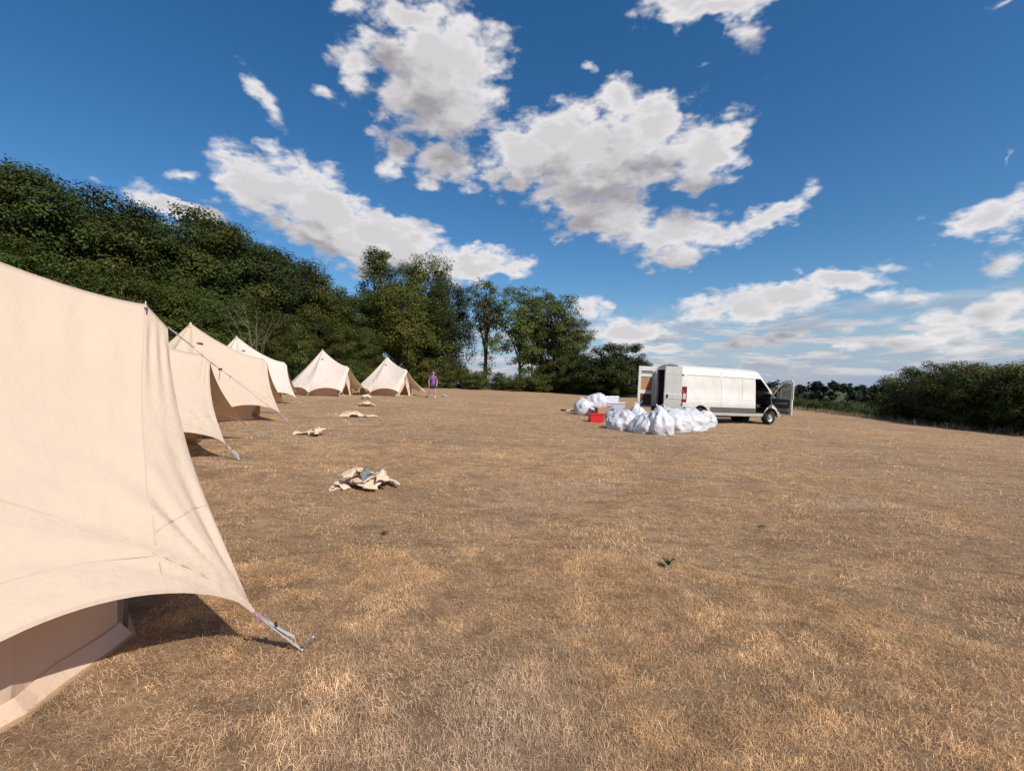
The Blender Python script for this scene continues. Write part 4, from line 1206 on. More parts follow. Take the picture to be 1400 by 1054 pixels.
    for sg in (-1, 1):
        hl = MB(); hl.box((5.80, sg * 0.74, 1.0), (0.22, 0.24, .30)); part('headlight', hl, M['glass'], t, bevel=0.03)
        tl = MB(); tl.box((0.10, sg * 0.965, 1.22), (0.25, 0.10, .68)); to = part('tail_lamp', tl, M['red_lamp'], t, bevel=0.03)
        cl = MB(); cl.box((0.085, sg * 0.968, 1.14), (0.17, 0.10, .26)); part('reverse_lens', cl, M['clear_lamp'], to, bevel=0.01)
    # load space
    x0, x1, yy, z0, z1 = 0.06, 4.02, 0.84, 0.56, 2.30
    li = MB(); li.add([(x0, -yy, z0), (x1, -yy, z0), (x1, yy, z0), (x0, yy, z0), (x0, -yy * .93, z1), (x1, -yy * .93, z1), (x1, yy * .93, z1), (x0, yy * .93, z1)],
        [(0, 3, 2, 1), (4, 5, 6, 7), (0, 1, 5, 4), (3, 7, 6, 2), (1, 2, 6, 5)])
    part('load_lining', li, M['ply'], t)
    # cab
    cf = MB(); cf.box((4.75, 0, .50), (1.3, 1.8, .08)); part('cab_floor', cf, M['black'], t)
    ds = MB(); ds.box((5.15, 0, 1.08), (0.35, 1.72, .34)); part('dashboard', ds, M['black'], t, bevel=0.06)
    sw = MB(); sw.lathe([(0.20 + 0.015 * math.cos(a * math.pi / 3), 0.015 * math.sin(a * math.pi / 3)) for a in range(7)], n=24)
    swo = part('steering_wheel', sw, M['black'], t, True); swo.location = (4.93, -0.42, 1.12); swo.rotation_euler = (0, R(-35), 0)
    for yc in (-0.45, 0.42):
        se = MB(); se.box((4.42, yc, .82), (0.5, 0.5 if yc < 0 else 0.85, .18)); so = part('seat', se, M['navy'], t, bevel=0.05)
        sb = MB(); sb.box((4.19, yc, 1.20), (0.14, 0.48 if yc < 0 else 0.82, .66), Matrix.Rotation(R(-8), 3, 'Y')); part('backrest', sb, M['seat'], so, bevel=0.05)
        hr = MB(); hr.box((4.13, yc, 1.64), (0.10, 0.26, .20)); part('headrest', hr, M['seat'], so, bevel=0.04)
    # rear doors ---------------------------------------------------
    def rear_door(name, hinge_y, sgn, ang, label):
        """sgn +1: panel runs towards +Y when closed"""
        d = bpy.data.objects.new(name, bpy.data.meshes.new(name)); bpy.data.objects.remove(d)
        W, z0, z1, th = 0.74 if sgn > 0 else 0.86, 0.52, 2.40, 0.055
        mb = MB()
        # outer skin with two pressed lines and the top leaning in a little
        zs = [z0, 0.98, 1.0, 1.02, 1.20, 1.225, 1.25, 2.0, 2.02, 2.04, 2.22, z1]
        def xo(z): return 0.018 * math.sin(math.pi * (z - z0) / (z1 - z0)) + (0.012 if (0.99 < z < 1.21) else 0.0) - (0.012 if abs(z - 2.02) < 0.015 else 0)
        ysn = [0, 0.03, 0.3, 0.6, W - 0.03, W]
        o = 0
        for z in zs:
            k = 1 if z < 1.9 else 1 - 0.07 * ((z - 1.9) / 0.44)
            for y in ysn: mb.v.append((-0.035 - xo(z) + (0.02 if y in (0, W) else 0), sgn * y * k if False else sgn * (W - (W - y) * 1.0 if False else y), z))
        m = len(ysn)
        for j in range(len(zs) - 1):
            for i in range(m - 1):
                a = j * m + i; q = (a, a + m, a + m + 1, a + 1); mb.f.append(q if sgn > 0 else q[::-1])
        do = link(name, mb.mesh(name, M['paint'], True), t)
        e2 = do.modifiers.new('edges', 'EDGE_SPLIT'); e2.split_angle = R(25)
        do.location = (0.0, hinge_y, 0); do.rotation_euler = (0, 0, ang)
        if label: do['label'] = label
        # inner frame bars
        def fbar(y0, y1, za, zb, mat='paint', x0=-0.015, x1=0.035, nm='inner_frame', bev=0.01):
            q = MB(); q.box(((x0 + x1) / 2, sgn * (y0 + y1) / 2, (za + zb) / 2), (x1 - x0, y1 - y0, zb - za)); return part(nm, q, M[mat], do, bevel=bev)
        fr2 = MB()
        for (y0, y1, za, zb) in ((0, .14, z0, z1), (W - .13, W, z0, z1), (.14, W - .13, z0, .60), (.14, W - .13, 1.13, 1.30), (.14, W - .13, 1.92, 2.05), (.14, W - .13, 2.20, z1)):
            fr2.box((0.010, sgn * (y0 + y1) / 2, (za + zb) / 2), (0.05, y1 - y0, zb - za))
        part('inner_frame', fr2, M['paint'], do, bevel=0.008)
        fbar(.14, W - .13, 1.30, 1.92, 'board', -0.012, 0.006, 'window_board', 0)
        fbar(.14, W - .13, .60, 1.13, 'dark_board', -0.012, 0.004, 'lower_board', 0)
        fbar(.14, W - .13, 2.05, 2.20, 'grey_trim', -0.012, 0.004, 'top_slot', 0)
        if sgn > 0: fbar(W - 0.18, W - 0.09, 1.03, 1.19, 'black', -0.075, -0.05, 'handle', 0.012)
        for hz in (0.8, 1.35, 2.05):
            hb = MB(); hb.box((-0.03, sgn * -0.02, hz), (0.06, 0.08, .08)); part('hinge', hb, M['grey_trim'], do, bevel=0.008)
    rear_door('rear_door', -0.95, +1, R(58), 'right-hand rear door, nearly closed, cream outer side with a black handle')
    rear_door('rear_door', 0.95, -1, R(-96), 'left-hand rear door swung wide open, inner side with brown boards showing')
    # cab door, open ------------------------------------------------
    hx = 5.06; cd = MB()
    low = [(B - hx + .01, .50), (4.60 - hx, .50), (4.66 - hx, .64), (4.80 - hx, .78), (4.97 - hx, .92), (0, 1.02), (0.03, 1.24), (B - hx + .01, 1.24)]
    def slab(mb, poly, ya, yb):
        k = len(poly); o = len(mb.v)
        mb.v += [(p[0], ya, p[1]) for p in poly] + [(p[0], yb, p[1]) for p in poly]
        mb.f.append(tuple(o + i for i in range(k))); mb.f.append(tuple(o + k + i for i in reversed(range(k))))
        for i in range(k): mb.f.append((o + i, o + k + i, o + k + (i + 1) % k, o + (i + 1) % k))
    slab(cd, low, -0.035, 0.055)
    do = part('cab_door', cd, M['paint'], t, bevel=0.012)
    do.location = (hx, -0.965, 0); do.rotation_euler = (0, 0, R(100))
    do['label'] = 'open cab door, grey inner trim and window frame showing'
    wf = MB(); rz = B - hx + .03
    fpts = [(rz, 1.22), (rz + .005, 1.7), (rz + .02, 1.98), (rz + .07, 2.06), (4.40 - hx, 2.05), (4.57 - hx, 1.9), (4.86 - hx, 1.6), (0.02, 1.25)]
    for a, b in zip(fpts, fpts[1:]):
        d = Vector((b[0] - a[0], 0, b[1] - a[1])); L = d.length; an = math.atan2(d.z, d.x)
        wd = 0.10 if a[0] < rz + 0.06 and b[1] < 2.0 else 0.055
        wf.box(((a[0] + b[0]) / 2, 0.0, (a[1] + b[1]) / 2), (L + 0.03, 0.05, wd), Matrix.Rotation(-an, 3, 'Y'))
    wf.box((-0.42, 0.0, 1.42), (0.035, 0.04, 0.46)); part('window_frame', wf, M['paint'], do, bevel=0.008)
    gl_ = MB(); slab(gl_, [(rz + .03, 1.24), (-0.43, 1.24), (-0.43, 1.70), (4.57 - hx - .04, 1.84), (4.40 - hx - .02, 2.02), (rz + .08, 2.02)], -0.004, 0.0); part('window_pane', gl_, M['glass'], do)
    gq = MB(); slab(gq, [(-0.40, 1.24), (-0.02, 1.26), (-0.25, 1.56), (-0.40, 1.70)], -0.004, 0.0); part('quarter_pane', gq, M['glass'], do)
    tp = MB(); slab(tp, [(B - hx + .10, .58), (4.60 - hx - .02, .58), (4.80 - hx - .03, .82), (-0.07, 1.04), (-0.06, 1.22), (B - hx + .08, 1.22)], 0.056, 0.085); part('door_trim', tp, M['black'], do, bevel=0.01)
    ar = MB(); ar.box((-0.52, 0.11, 1.02), (0.55, 0.06, .07)); part('armrest', ar, M['grey_trim'], do, bevel=0.015)
    pk = MB(); pk.box((-0.62, 0.10, .72), (0.5, 0.05, .16)); part('door_pocket', pk, M['grey_trim'], do, bevel=0.015)
    mi = MB(); mi.box((-0.16, -0.16, 1.42), (0.10, 0.24, .34)); mo = part('wing_mirror', mi, M['black'], do, bevel=0.03)
    mg = MB(); mg.add([(-0.213, -0.26, 1.28), (-0.213, -0.06, 1.28), (-0.213, -0.06, 1.56), (-0.213, -0.26, 1.56)], [(0, 3, 2, 1)]); part('mirror_glass', mg, M['steel'], mo)
    return t
build_van()

# ------------------------------------------------------------------ white sacks and the things beside the van
def lump(seed, w, d, h, rough=0.16, ridge=0.5, sub=4, flat=0.55, gather=0.0, lean=(0, 0)):
    bm = bmesh.new(); bmesh.ops.create_icosphere(bm, subdivisions=sub, radius=1.0)
    off = Vector((seed * 7.13, seed * 3.7, seed * 1.9))
    for v in bm.verts:
        p = v.co.normalized()
        n1 = mnoise.noise(p * 1.3 + off); n2 = 1 - abs(mnoise.noise(p * 2.3 + off * 1.3)) * 2.4
        hd = math.hypot(p.x, p.y) + 0.25
        pl = 1 - abs(mnoise.noise(Vector((p.x / hd * 2.6, p.y / hd * 2.6, p.z * 0.7)) + off)) * 3.2       # hanging pleats
        cr = 1 - abs(mnoise.noise(Vector((p.x * 3.4 + p.z * 1.5, p.y * 3.4 - p.z, p.z * 4.2)) + off * 0.7)) * 3.0   # creases
        r = 1 + rough * n1 * 1.2 + rough * ridge * (0.55 * n2 + 0.42 * pl * (0.5 + 0.5 * min(1, max(0, p.z + 0.6))) + 0.17 * cr)
        x, y, z = p * r
        k = 1.0
        if z > 0: k = 1 - gather * (z ** 1.4)
        zz = (z + flat) / (1 + flat)
        if zz < 0.0: zz *= 0.03; k = 1.0
        x *= k; y *= k
        v.co = Vector((x * w / 2 + lean[0] * zz * h, y * d / 2 + lean[1] * zz * h, zz * h))
    me = bpy.data.meshes.new('sack'); bm.to_mesh(me); bm.free()
    me.polygons.foreach_set('use_smooth', [True] * len(me.polygons))
    return me

SACKS = [
 (856, 592, 44, 558, 'leftmost white plastic sack of the row, slumped to the left', 0.22, (-0.05, 0), False),
 (872, 590, 38, 553, 'white sack with its neck straps sticking up, second from the left of the row', 0.5, (0.10, 0), True),
 (887, 596, 42, 562, 'white sack leaning left in the front of the row, left of the brightest upright one', 0.25, (0.12, 0), False),
 (906, 598, 34, 556, 'upright bright white sack with a twisted top at the front of the row', 0.32, (-0.04, 0), True),
 (927, 594, 42, 557, 'white sack right of the upright one with a grey shaded side', 0.28, (0.06, 0), False),
 (949, 592, 44, 556, 'rounded white sack in front of the rear wheel of the van', 0.18, (0.02, 0), False),
 (966, 588, 28, 560, 'rightmost and narrowest white sack of the row, under the van side', 0.22, (0.05, 0), False),
 (915, 585, 40, 558, 'white sack half hidden behind the middle of the row, below the tail lamp', 0.2, (0, 0), True)]
for i, (x, by, wpx, ty, lab, gth, lean, tie) in enumerate(SACKS):
    p = hit(x, by - 3); k = p.y / FPX
    W = wpx * k; H = (by - 3 - ty) * k * 0.93
    rz = random.uniform(-0.5, 0.5)
    t = thing('white_sack', lab, 'sack', p + Vector((0, W * 0.3, -0.01)), 0, 'white plastic sacks heaped behind the van')
    o = link('sack_body', lump(i + 1, W * 1.04, W * 1.0, H, 0.20, 0.66, 5, 0.5, gth, lean), t); o.data.materials.append(M['bag'])
    if tie:
        top = Vector((lean[0] * H, lean[1] * H, H * 0.93))
        for q, (dx, dz) in enumerate(((-0.10, 0.20), (0.16, 0.24))):
            sb = MB(); sb.strip([top - Vector((0, 0, .08)), top + Vector((dx * 0.3, 0, dz * 0.5)), top + Vector((dx, -0.02, dz))], 0.05, Vector((0.6, 0.8, 0.2)), 0.008)
            part('tie_strap', sb, M['white'], t)

def carrier_bag():
    p = hit(799, 567); k = p.y / FPX
    t = thing('carrier_bag', 'white carrier bag with dark marks at the left end of the pile', 'bag', p)
    o = link('bag_body', lump(31, 28 * k, 22 * k, 22 * k, 0.14, 0.8, 4, 0.6, 0.12), t); o.data.materials.append(M['bag'])
    for i, (dx, dz) in enumerate(((-6.5, 12), (-4.5, 8.5), (-2.5, 11))):
        mk = MB(); mk.box((dx * k, -10.6 * k, dz * k), (0.9 * k, 0.006, 6 * k), Matrix.Rotation(R(20 * (-1) ** i), 3, 'Y')); part('printed_mark', mk, M['black'], t)
    for sx in (-1, 1):
        hd = MB(); hd.tube([(sx * 4 * k, 0, 20 * k), (sx * 3 * k, -2 * k, 24 * k), (sx * 6 * k, -2 * k, 24 * k), (sx * 7 * k, 0, 18 * k)], 0.6 * k, 6); part('handle', hd, M['white'], t, True)
carrier_bag()
def clear_sack():
    m, h, out = new_mat('clear_polythene')
    tc = h.n('ShaderNodeTexCoord').outputs['Object']
    n = h.noise(tc, 7, 4, 0.6)
    c = h.mix(h.ss(n, 0.50, 0.68), (0.60, 0.60, 0.68), (0.70, 0.42, 0.46))
    p_ = principled(h, out, c, 0.2, 0, 0.6, n, 0.6, 0.06)
    p = hit(820, 562) + Vector((0, 0.9, 0)); p.z = Gf(p.x, p.y); k = p.y / FPX
    t = thing('plastic_sack', 'clear plastic sack of pinkish white things standing behind the cardboard box', 'sack', p)
    o = link('sack_body', lump(37, 30 * k, 22 * k, 21 * k, 0.2, 0.9, 4, 0.55, 0.1), t); o.data.materials.append(m)
clear_sack()
def crate(name, x, by, wpx, hpx, dep, mat, label, cat, rz=0.1, lid=None, dy=0.0):
    p = hit(x, by); p = p + Vector((0, dy, 0)); p.z = Gf(p.x, p.y); k = p.y / FPX
    W, H = wpx * k, hpx * k; D = W * dep
    t = thing(name, label, cat, p, rz)
    mb = MB(); tk = 0.012
    bx, by_ = W * 0.43, D * 0.43; tx, ty = W / 2, D / 2
    ring = lambda a, b, z: [(-a, -b, z), (a, -b, z), (a, b, z), (-a, b, z)]
    vs = ring(bx, by_, 0.0) + ring(tx, ty, H) + ring(tx - tk, ty - tk, H) + ring(bx - tk, by_ - tk, 0.02)
    fs = [(3, 2, 1, 0), (12, 13, 14, 15)]
    for i in range(4):
        j = (i + 1) % 4
        fs += [(i, j, 4 + j, 4 + i), (4 + i, 4 + j, 8 + j, 8 + i), (8 + i, 8 + j, 12 + j, 12 + i)]
    mb.add(vs, fs); part('tub', mb, M[mat], t, bevel=0.006)
    rim = MB()
    for (cx, cy, sx, sy) in ((0, -ty, W + .03, .03), (0, ty, W + .03, .03), (-tx, 0, .03, D + .03), (tx, 0, .03, D + .03)): rim.box((cx, cy, H - 0.012), (sx, sy, 0.03))
    part('rim', rim, M[mat], t)
    if lid:
        lb = MB(); lb.box((0, 0, H + 0.02), (W * 1.04, D * 1.04, 0.035)); part('lid', lb, M[lid], t, bevel=0.01)
    return t
M['clear_plastic'] = simple_mat('cloudy_plastic', (0.66, 0.68, 0.78), 0.25, var=0.15, scale=14)
crate('red_crate', 815, 577, 20, 11.5, 0.7, 'red', 'red plastic crate on the grass left of the white sacks', 'crate', 0.08)
crate('storage_box', 842, 566, 24, 15, 0.7, 'clear_plastic', 'cloudy clear storage box with a lid, right of the cardboard box', 'box', -0.15, 'white')
crate('storage_box', 838, 562, 20, 18, 0.7, 'clear_plastic', 'taller cloudy storage box behind the lidded one, nearest the open van door', 'box', 0.2, 'clear_plastic', 0.8)
def carton():
    p = hit(825, 570); k = p.y / FPX; t = thing('cardboard_box', 'brown cardboard box just behind the red crate', 'box', p + Vector((0, 0.35, 0)), 0.2)
    b = MB(); b.box((0, 0, 6 * k), (17 * k, 13 * k, 12 * k)); part('carton', b, M['card'], t, bevel=0.006)
    for sx in (-1, 1):
        f = MB(); f.box((sx * 11 * k, 0, 13 * k), (7 * k, 12.6 * k, 0.012), Matrix.Rotation(R(-25 * sx), 3, 'Y')); part('flap', f, M['card'], t)
carton()
def pouch():
    p = hit(834, 573); k = p.y / FPX
    m = simple_mat('grey_nylon', (0.34, 0.36, 0.40), 0.6, bump=0.5, bscale=20, bdist=0.02)
    t = thing('round_pouch', 'grey round drawstring pouch between the red crate and the white sacks', 'pouch', p)
    o = link('pouch_body', lump(41, 14 * k, 12 * k, 12 * k, 0.08, 0.5, 3, 0.7, 0.1), t); o.data.materials.append(m)
    c = MB(); c.tube([(0, 0, 11.5 * k), (1.5 * k, -1 * k, 13.5 * k), (4 * k, -3 * k, 12 * k)], 0.35 * k, 6); part('drawstring', c, M['cord'], t, True)
pouch()
def bottle():
    p = hit(857, 563); k = p.y / FPX
    t = thing('water_bottle', 'small pale bottle standing just left of the open van door', 'bottle', p + Vector((0, 1.0, 0)))
    b = MB(); b.lathe([(0.0, 0), (3 * k, 0), (3.1 * k, 7 * k), (1.4 * k, 9.5 * k), (1.2 * k, 10.5 * k)], n=14); part('bottle_body', b, M['clear_plastic'], t, True)
    c = MB(); c.lathe([(1.5 * k, 10.4 * k), (1.5 * k, 12 * k), (0, 12.1 * k)], n=12); part('cap', c, M['white'], t, True)
bottle()
for i, (x, y, mat, lab) in enumerate([(770, 562, 'black', 'small dark shoe lying farthest left of the pile'), (777, 561, 'card', 'small tan shoe in the middle of the litter left of the carrier bag'), (783, 563, 'black', 'dark shoe touching the left side of the white carrier bag')]):
    p = hit(x, y); k = p.y / FPX
    t = thing('shoe', lab, 'shoe', p, 0.6 * i - 0.5)
    s_ = MB(); s_.lathe([(0.0, -0.14), (0.045, -0.13), (0.052, -0.05), (0.042, 0.02), (0.055, 0.10), (0.03, 0.15), (0, 0.155)], (0, 0, 0.05), 12, 'X'); part('upper', s_, M[mat], t, True)
    so = MB(); so.box((0, 0, 0.01), (0.30, 0.10, 0.025)); part('sole', so, M['white'] if mat == 'card' else M['rubber'], t, bevel=0.01)

# ------------------------------------------------------------------ canvas bundles left on the grass
def folded_sheet(rg, W, Dp, H, folds, n=46, z0=0.0, size=1.0, cx=0.0, cy=0.0):
    """a sheet of cloth folded over and over along random lines, then dropped in a crumple"""
    u, v = np.meshgrid(np.linspace(-1, 1, n), np.linspace(-1, 1, n), indexing='ij')
    a = rg.uniform(0, 6.28)
    x = (u * math.cos(a) - v * math.sin(a)) * W * size; y = (u * math.sin(a) + v * math.cos(a)) * Dp * size
    z = np.zeros_like(x); t = H / (folds + 2.5)
    for k in range(folds):
        th = rg.uniform(0, 6.28); d = (math.cos(th), math.sin(th))
        off = rg.uniform(0.10, 0.36) * (W * abs(d[0]) + Dp * abs(d[1])) * 0.75
        s_ = (x - 0) * d[0] + (y - 0) * d[1] - off
        m = s_ > 0
        if m.sum() < 20: continue
        top = z[~m].max() if (~m).any() else 0
        x = np.where(m, x - 2 * s_ * d[0], x); y = np.where(m, y - 2 * s_ * d[1], y)
        z = np.where(m, np.maximum(z, 0) * -0.35 + z[m].max() * 0.35 + top * 0.75 + t, z)
    sx = W * 0.5 / max(1e-6, np.abs(x - x.mean()).max()); sy = Dp * 0.5 / max(1e-6, np.abs(y - y.mean()).max())
    x = (x - x.mean()) * min(sx, 1.0) + cx; y = (y - y.mean()) * min(sy, 1.0) + cy
    o = rg.uniform(0, 90)
    vs = []
    for i in range(n):
        for j in range(n):
            q = Vector((u[i, j] * 2.1 + o, v[i, j] * 2.1, o))
            w1 = 1 - abs(mnoise.noise(q)) * 2.6; w2 = 1 - abs(mnoise.noise(q * 2.3 + Vector((3, 1, 0)))) * 2.6
            bl = 0.5 + mnoise.noise(Vector((x[i, j] / W * 3 + o, y[i, j] / Dp * 3, 2)))
            rr = min(1.0, math.hypot((x[i, j] - cx) / (W * 0.55), (y[i, j] - cy) / (Dp * 0.55)))
            zz = z[i, j] * (1 - 0.93 * rr * rr) + H * (0.11 * w1 + 0.04 * w2 + 0.40 * bl) * (1 - 0.75 * rr) + z0
            vs.append((x[i, j] + W * 0.035 * w2, y[i, j] + Dp * 0.05 * w1, max(0.004 + 0.002 * ((i + j) % 2), zz)))
    fs = [(i * n + j, (i + 1) * n + j, (i + 1) * n + j + 1, i * n + j + 1) for i in range(n - 1) for j in range(n - 1)]
    return vs, fs
def canvas_heap(x, by, wpx, hpx, label, seed, aspect=0.55, rz=0.0, tails=(), extra=None, mat='heap', sheets=2):
    p = hit(x, by); k = p.y / FPX
    W, H = wpx * k * 1.15, hpx * k * 0.86
    Dp = W * aspect
    p = p + Vector((0, Dp * 0.42, 0)); p.z = Gf(p.x, p.y)
    t = thing('canvas_bundle', label, 'canvas bundle', p, rz, 'crumpled canvas bundles dropped on the field')
    rg = random.Random(seed * 11 + 2)
    mb = MB()
    for q in range(sheets):
        sc = (1.0, 0.72, 0.55)[q]
        vs, fs = folded_sheet(rg, W * sc, Dp * sc, H * (0.75, 0.6, 0.55)[q], 6 - q, 46, H * 0.34 * q, 1.0, rg.uniform(-.14, .14) * W * q, rg.uniform(-.1, .12) * Dp * q)
        mb.add(vs, fs)
    co = part('cloth', mb, M[mat], t, True)
    sol = co.modifiers.new('thickness', 'SOLIDIFY'); sol.thickness = 0.012; sol.offset = 0
    for (ang, L, wd) in tails:                           # a strip of cloth trailing off
        n = 44
        vs, fs = folded_sheet(rg, L * W, wd * W * 2.2, H * 0.5, 3, n, 0.0, 0.9)
        ca, sa = math.cos(ang), math.sin(ang)
        ox, oy = math.cos(ang) * (W * 0.34 + L * W * 0.40), math.sin(ang) * (Dp * 0.34 + L * W * 0.36)
        tb = MB(); tb.add([(vx * ca - vy * sa + ox, vx * sa + vy * ca + oy, vz) for vx, vy, vz in vs], fs)
        to = part('loose_end', tb, M[mat], t, True)
        s2 = to.modifiers.new('thickness', 'SOLIDIFY'); s2.thickness = 0.010; s2.offset = 0
    if extra:
        m = simple_mat('grey_blue_sheet', (0.16, 0.175, 0.19), 0.55)
        (ex, ey, ew, eh) = extra
        vs2, fs2 = folded_sheet(rg, ew * W, eh * Dp, H * 0.25, 2, 16, 0.0, 0.8)
        src = np.array(mb.v)
        out_ = []
        for vx, vy, vz in vs2:
            d2 = (src[:, 0] - vx - ex * W) ** 2 + (src[:, 1] - vy - ey * Dp) ** 2
            out_.append((vx + ex * W, vy + ey * Dp, float(src[np.argsort(d2)[:6], 2].max()) + 0.012 + vz * 0.5))
        eb = MB(); eb.add(out_, fs2); part('plastic_liner', eb, m, t, True)
    return t
canvas_heap(496, 672, 74, 30, 'largest crumpled cream canvas bundle with a grey-blue patch, nearest the camera', 3, 0.75, 0.05, tails=((3.6, 0.34, 0.13),), extra=(0.02, -0.22, 0.22, 0.34), sheets=3)
canvas_heap(421, 597, 44, 14, 'flat cream canvas bundle near the guy rope of the nearest tent', 8, 0.8, 0.1, tails=((3.0, 0.28, 0.15),))
canvas_heap(476, 571, 34, 12, 'long thin canvas bundle stretched out to the right', 12, 0.6, 0.0, tails=((-0.15, 0.75, 0.16),))
canvas_heap(495, 556, 26, 9, 'small lumpy canvas bundle beyond the long thin one', 15, 0.7, 0.0, tails=((0.4, 0.2, 0.2),))
canvas_heap(498, 546, 17, 8, 'small pale canvas mound nearest the two farthest tents', 18, 0.8, 0.0)
canvas_heap(607, 542, 8, 3.5, 'tiny white bundle on the grass just right of the person', 21, 0.8, 0.0, mat='bag')

# a green leaf sprig on the dry grass, and small green weeds
def weed(x, y, size, nl, label, name, up=0.5):
    p = hit(x, y); t = thing(name, label, 'weed' if name == 'weed' else 'leaf', p); rg = random.Random(x)
    m = simple_mat('weed_green', (0.035, 0.065, 0.014), 0.55, var=0.35, scale=30)
    for i in range(nl):
        a = i * 6.28 / nl + rg.uniform(-.4, .4); L = size * rg.uniform(0.7, 1.2); el_ = rg.uniform(max(0.1, up - 0.55), up)
        d = Vector((math.cos(a) * math.cos(el_), math.sin(a) * math.cos(el_), math.sin(el_))); s_ = d.cross(Vector((0, 0, 1))).normalized()
        mb = MB(); n = 6; o = Vector((0, 0, 0.02))
        for q in range(n + 1):
            f_ = q / n; wd = L * 0.24 * math.sin(math.pi * min(0.98, f_ * 0.93 + 0.04)); c_ = o + d * L * f_ - Vector((0, 0, L * 0.3 * f_ * f_))
            mb.v += [tuple(c_ - s_ * wd + Vector((0, 0, wd * .4))), tuple(c_), tuple(c_ + s_ * wd + Vector((0, 0, wd * .4)))]
        for q in range(n):
            a_ = q * 3; mb.f += [(a_, a_ + 1, a_ + 4, a_ + 3), (a_ + 1, a_ + 2, a_ + 5, a_ + 4)]
        part('leaf', mb, m, t, True)
weed(914, 776, 0.10, 5, 'dark green leaf sprig lying alone on the dry grass in the foreground', 'leaf_sprig', 1.2)
weed(525, 731, 0.05, 5, 'small dark green weed below the largest canvas bundle', 'weed')
weed(1042, 721, 0.045, 5, 'low dull green weed on the right half of the field', 'weed', 0.3)

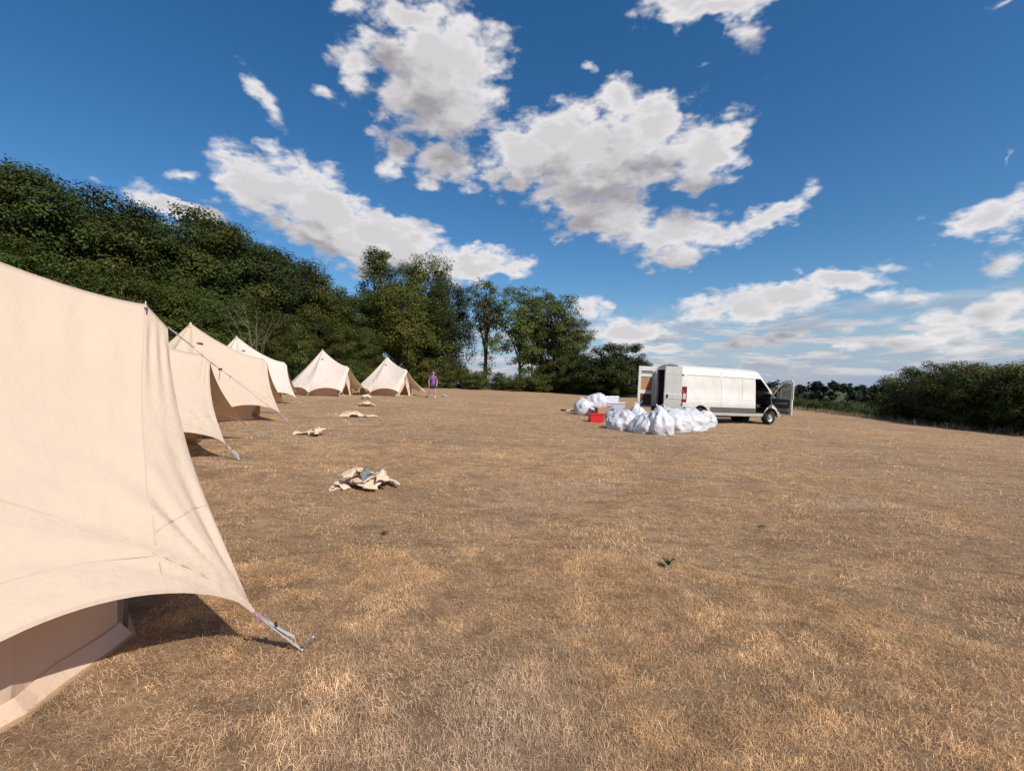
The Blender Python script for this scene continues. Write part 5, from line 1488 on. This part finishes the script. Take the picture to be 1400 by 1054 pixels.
# ------------------------------------------------------------------ the person walking
def person():
    p = hit(592, 544); H = 35.0 * p.y / FPX; u = H / 1.68
    t = thing('person', 'person in a purple top and dark shorts walking on the field beyond the tents', 'person', p, R(8))
    skin = simple_mat('skin', (0.42, 0.25, 0.18), 0.6); top_m = simple_mat('purple_top', (0.20, 0.07, 0.24), 0.85, var=0.25, scale=12); sh_m = simple_mat('dark_shorts', (0.05, 0.025, 0.065), 0.85)
    hair_m = simple_mat('grey_brown_hair', (0.20, 0.15, 0.11), 0.8); shoe_m = M['white']
    V, E, Rd = [], [], []
    def jn(pt, r, prev=None):
        V.append(tuple(c * u for c in pt)); Rd.append(r * u)
        if prev is not None: E.append((prev, len(V) - 1))
        return len(V) - 1
    pel = jn((0, 0, 0.90), 0.135); wst = jn((0.0, 0, 1.05), 0.118, pel); ch = jn((0.01, -0.01, 1.25), 0.14, wst); nk = jn((0.01, -0.01, 1.42), 0.06, ch); hb = jn((0.015, -0.03, 1.50), 0.075, nk); hd = jn((0.015, -0.04, 1.60), 0.085, hb)
    for sx, swing, knee in ((-1, (-0.30, 0.10), (-0.16, -0.05)), (1, (0.02, -0.12), (0.10, -0.12))):
        hp = jn((sx * 0.09, 0, 0.86), 0.095, pel)
        kn = jn((sx * 0.09 + knee[0] * 0.4, knee[1], 0.47), 0.062, hp)
        an = jn((sx * 0.08 + swing[0], swing[1], 0.09 + (0.05 if sx < 0 else 0)), 0.038, kn)
        jn((sx * 0.09 + swing[0], swing[1] - 0.17, 0.04 + (0.02 if sx < 0 else 0)), 0.035, an)
        sh = jn((sx * 0.19, 0, 1.37), 0.065, ch); el_ = jn((sx * 0.27, 0.03 * sx, 1.10), 0.042, sh); wr = jn((sx * 0.25, -0.12 - 0.04 * sx, 0.88), 0.028, el_)
        pm = jn((sx * 0.25, -0.15 - 0.04 * sx, 0.82), 0.034, wr)
        for f in range(4):
            L = (0.07, 0.085, 0.08, 0.06)[f]
            k1 = jn((sx * 0.25 + (f - 1.5) * 0.018, -0.16 - 0.04 * sx, 0.785), 0.0095, pm); jn((sx * 0.25 + (f - 1.5) * 0.02, -0.17 - 0.04 * sx + 0.01, 0.785 - L), 0.008, k1)
        th = jn((sx * 0.25 - sx * 0.02, -0.19 - 0.04 * sx, 0.82), 0.011, pm); jn((sx * 0.25 - sx * 0.02, -0.205 - 0.04 * sx, 0.775), 0.009, th)
    me = bpy.data.meshes.new('body'); me.from_pydata(V, E, []); me.materials.append(skin)
    o = link('body', me, t)
    sk = o.modifiers.new('skin', 'SKIN')
    for i, sv in enumerate(me.skin_vertices[0].data): sv.radius = (Rd[i], Rd[i]); sv.use_root = (i == 0)
    sd = o.modifiers.new('sub', 'SUBSURF'); sd.levels = 2; sd.render_levels = 2
    # clothing that follows the body
    def garment(name, pts, mat):
        v, e, r = [], [], []
        for i, (pt, rad, pr) in enumerate(pts):
            v.append(tuple(c * u for c in pt)); r.append(rad * u)
            if pr is not None: e.append((pr, i))
        m_ = bpy.data.meshes.new(name); m_.from_pydata(v, e, []); m_.materials.append(mat); g_ = link(name, m_, t)
        g_.modifiers.new('skin', 'SKIN')
        for i, sv in enumerate(m_.skin_vertices[0].data): sv.radius = (r[i], r[i]); sv.use_root = (i == 0)
        s2 = g_.modifiers.new('sub', 'SUBSURF'); s2.levels = 2; s2.render_levels = 2
    garment('purple_top', [((0, 0, 1.05), .165, None), ((0.01, -0.01, 1.25), .175, 0), ((0.01, -0.01, 1.37), .09, 1), ((0, 0, 0.84), .185, 0), ((-.19, 0, 1.36), .09, 1), ((-.25, -.02, 1.18), .075, 4), ((.19, 0, 1.36), .09, 1), ((.25, .02, 1.18), .075, 6)], top_m)
    garment('shorts', [((0, 0, .90), .155, None), ((-.09, 0, .84), .125, 0), ((-.125, -.012, .54), .10, 1), ((.09, 0, .84), .125, 0), ((.115, -.08, .54), .10, 3)], sh_m)
    hm = link('hair', lump(51, 0.215 * u, 0.235 * u, 0.17 * u, 0.06, 0.5, 3, 0.4), t); hm.data.materials.append(hair_m); hm.location = (0.015 * u, -0.015 * u, 1.575 * u)
    for (x_, y_, z_) in ((-0.09 - 0.30, 0.03, 0.05), (0.13, -0.20, 0.0)):
        s_ = MB(); s_.lathe([(0.0, -0.14 * u), (0.05 * u, -0.12 * u), (0.052 * u, 0.0), (0.05 * u, 0.08 * u), (0.0, 0.13 * u)], (x_ * u, y_ * u, (z_ + 0.05) * u), 12, 'Y'); part('shoe', s_, shoe_m if x_ > 0 else M['black'], t, True)
    # face
    for sx in (-1, 1):
        ey = MB(); ey.lathe([(0, 0.012 * u), (0.010 * u, 0.004 * u), (0.010 * u, -0.004 * u), (0, -0.012 * u)], (0.015 * u + sx * 0.03 * u, -0.120 * u, 1.585 * u), 8); part('eye', ey, M['black'], t, True)
        er = MB(); er.lathe([(0, 0.028 * u), (0.014 * u, 0.01 * u), (0.012 * u, -0.015 * u), (0, -0.026 * u)], (0.015 * u + sx * 0.088 * u, -0.03 * u, 1.575 * u), 8); part('ear', er, skin, t, True)
    ns = MB(); ns.tube([(0.015 * u, -0.122 * u, 1.585 * u), (0.015 * u, -0.142 * u, 1.555 * u)], [0.008 * u, 0.014 * u], 7); part('nose', ns, skin, t, True)
    mo = MB(); mo.box((0.015 * u, -0.119 * u, 1.525 * u), (0.045 * u, 0.01 * u, 0.01 * u)); part('mouth', mo, simple_mat('lips', (0.3, 0.1, 0.09), 0.6), t)
person()
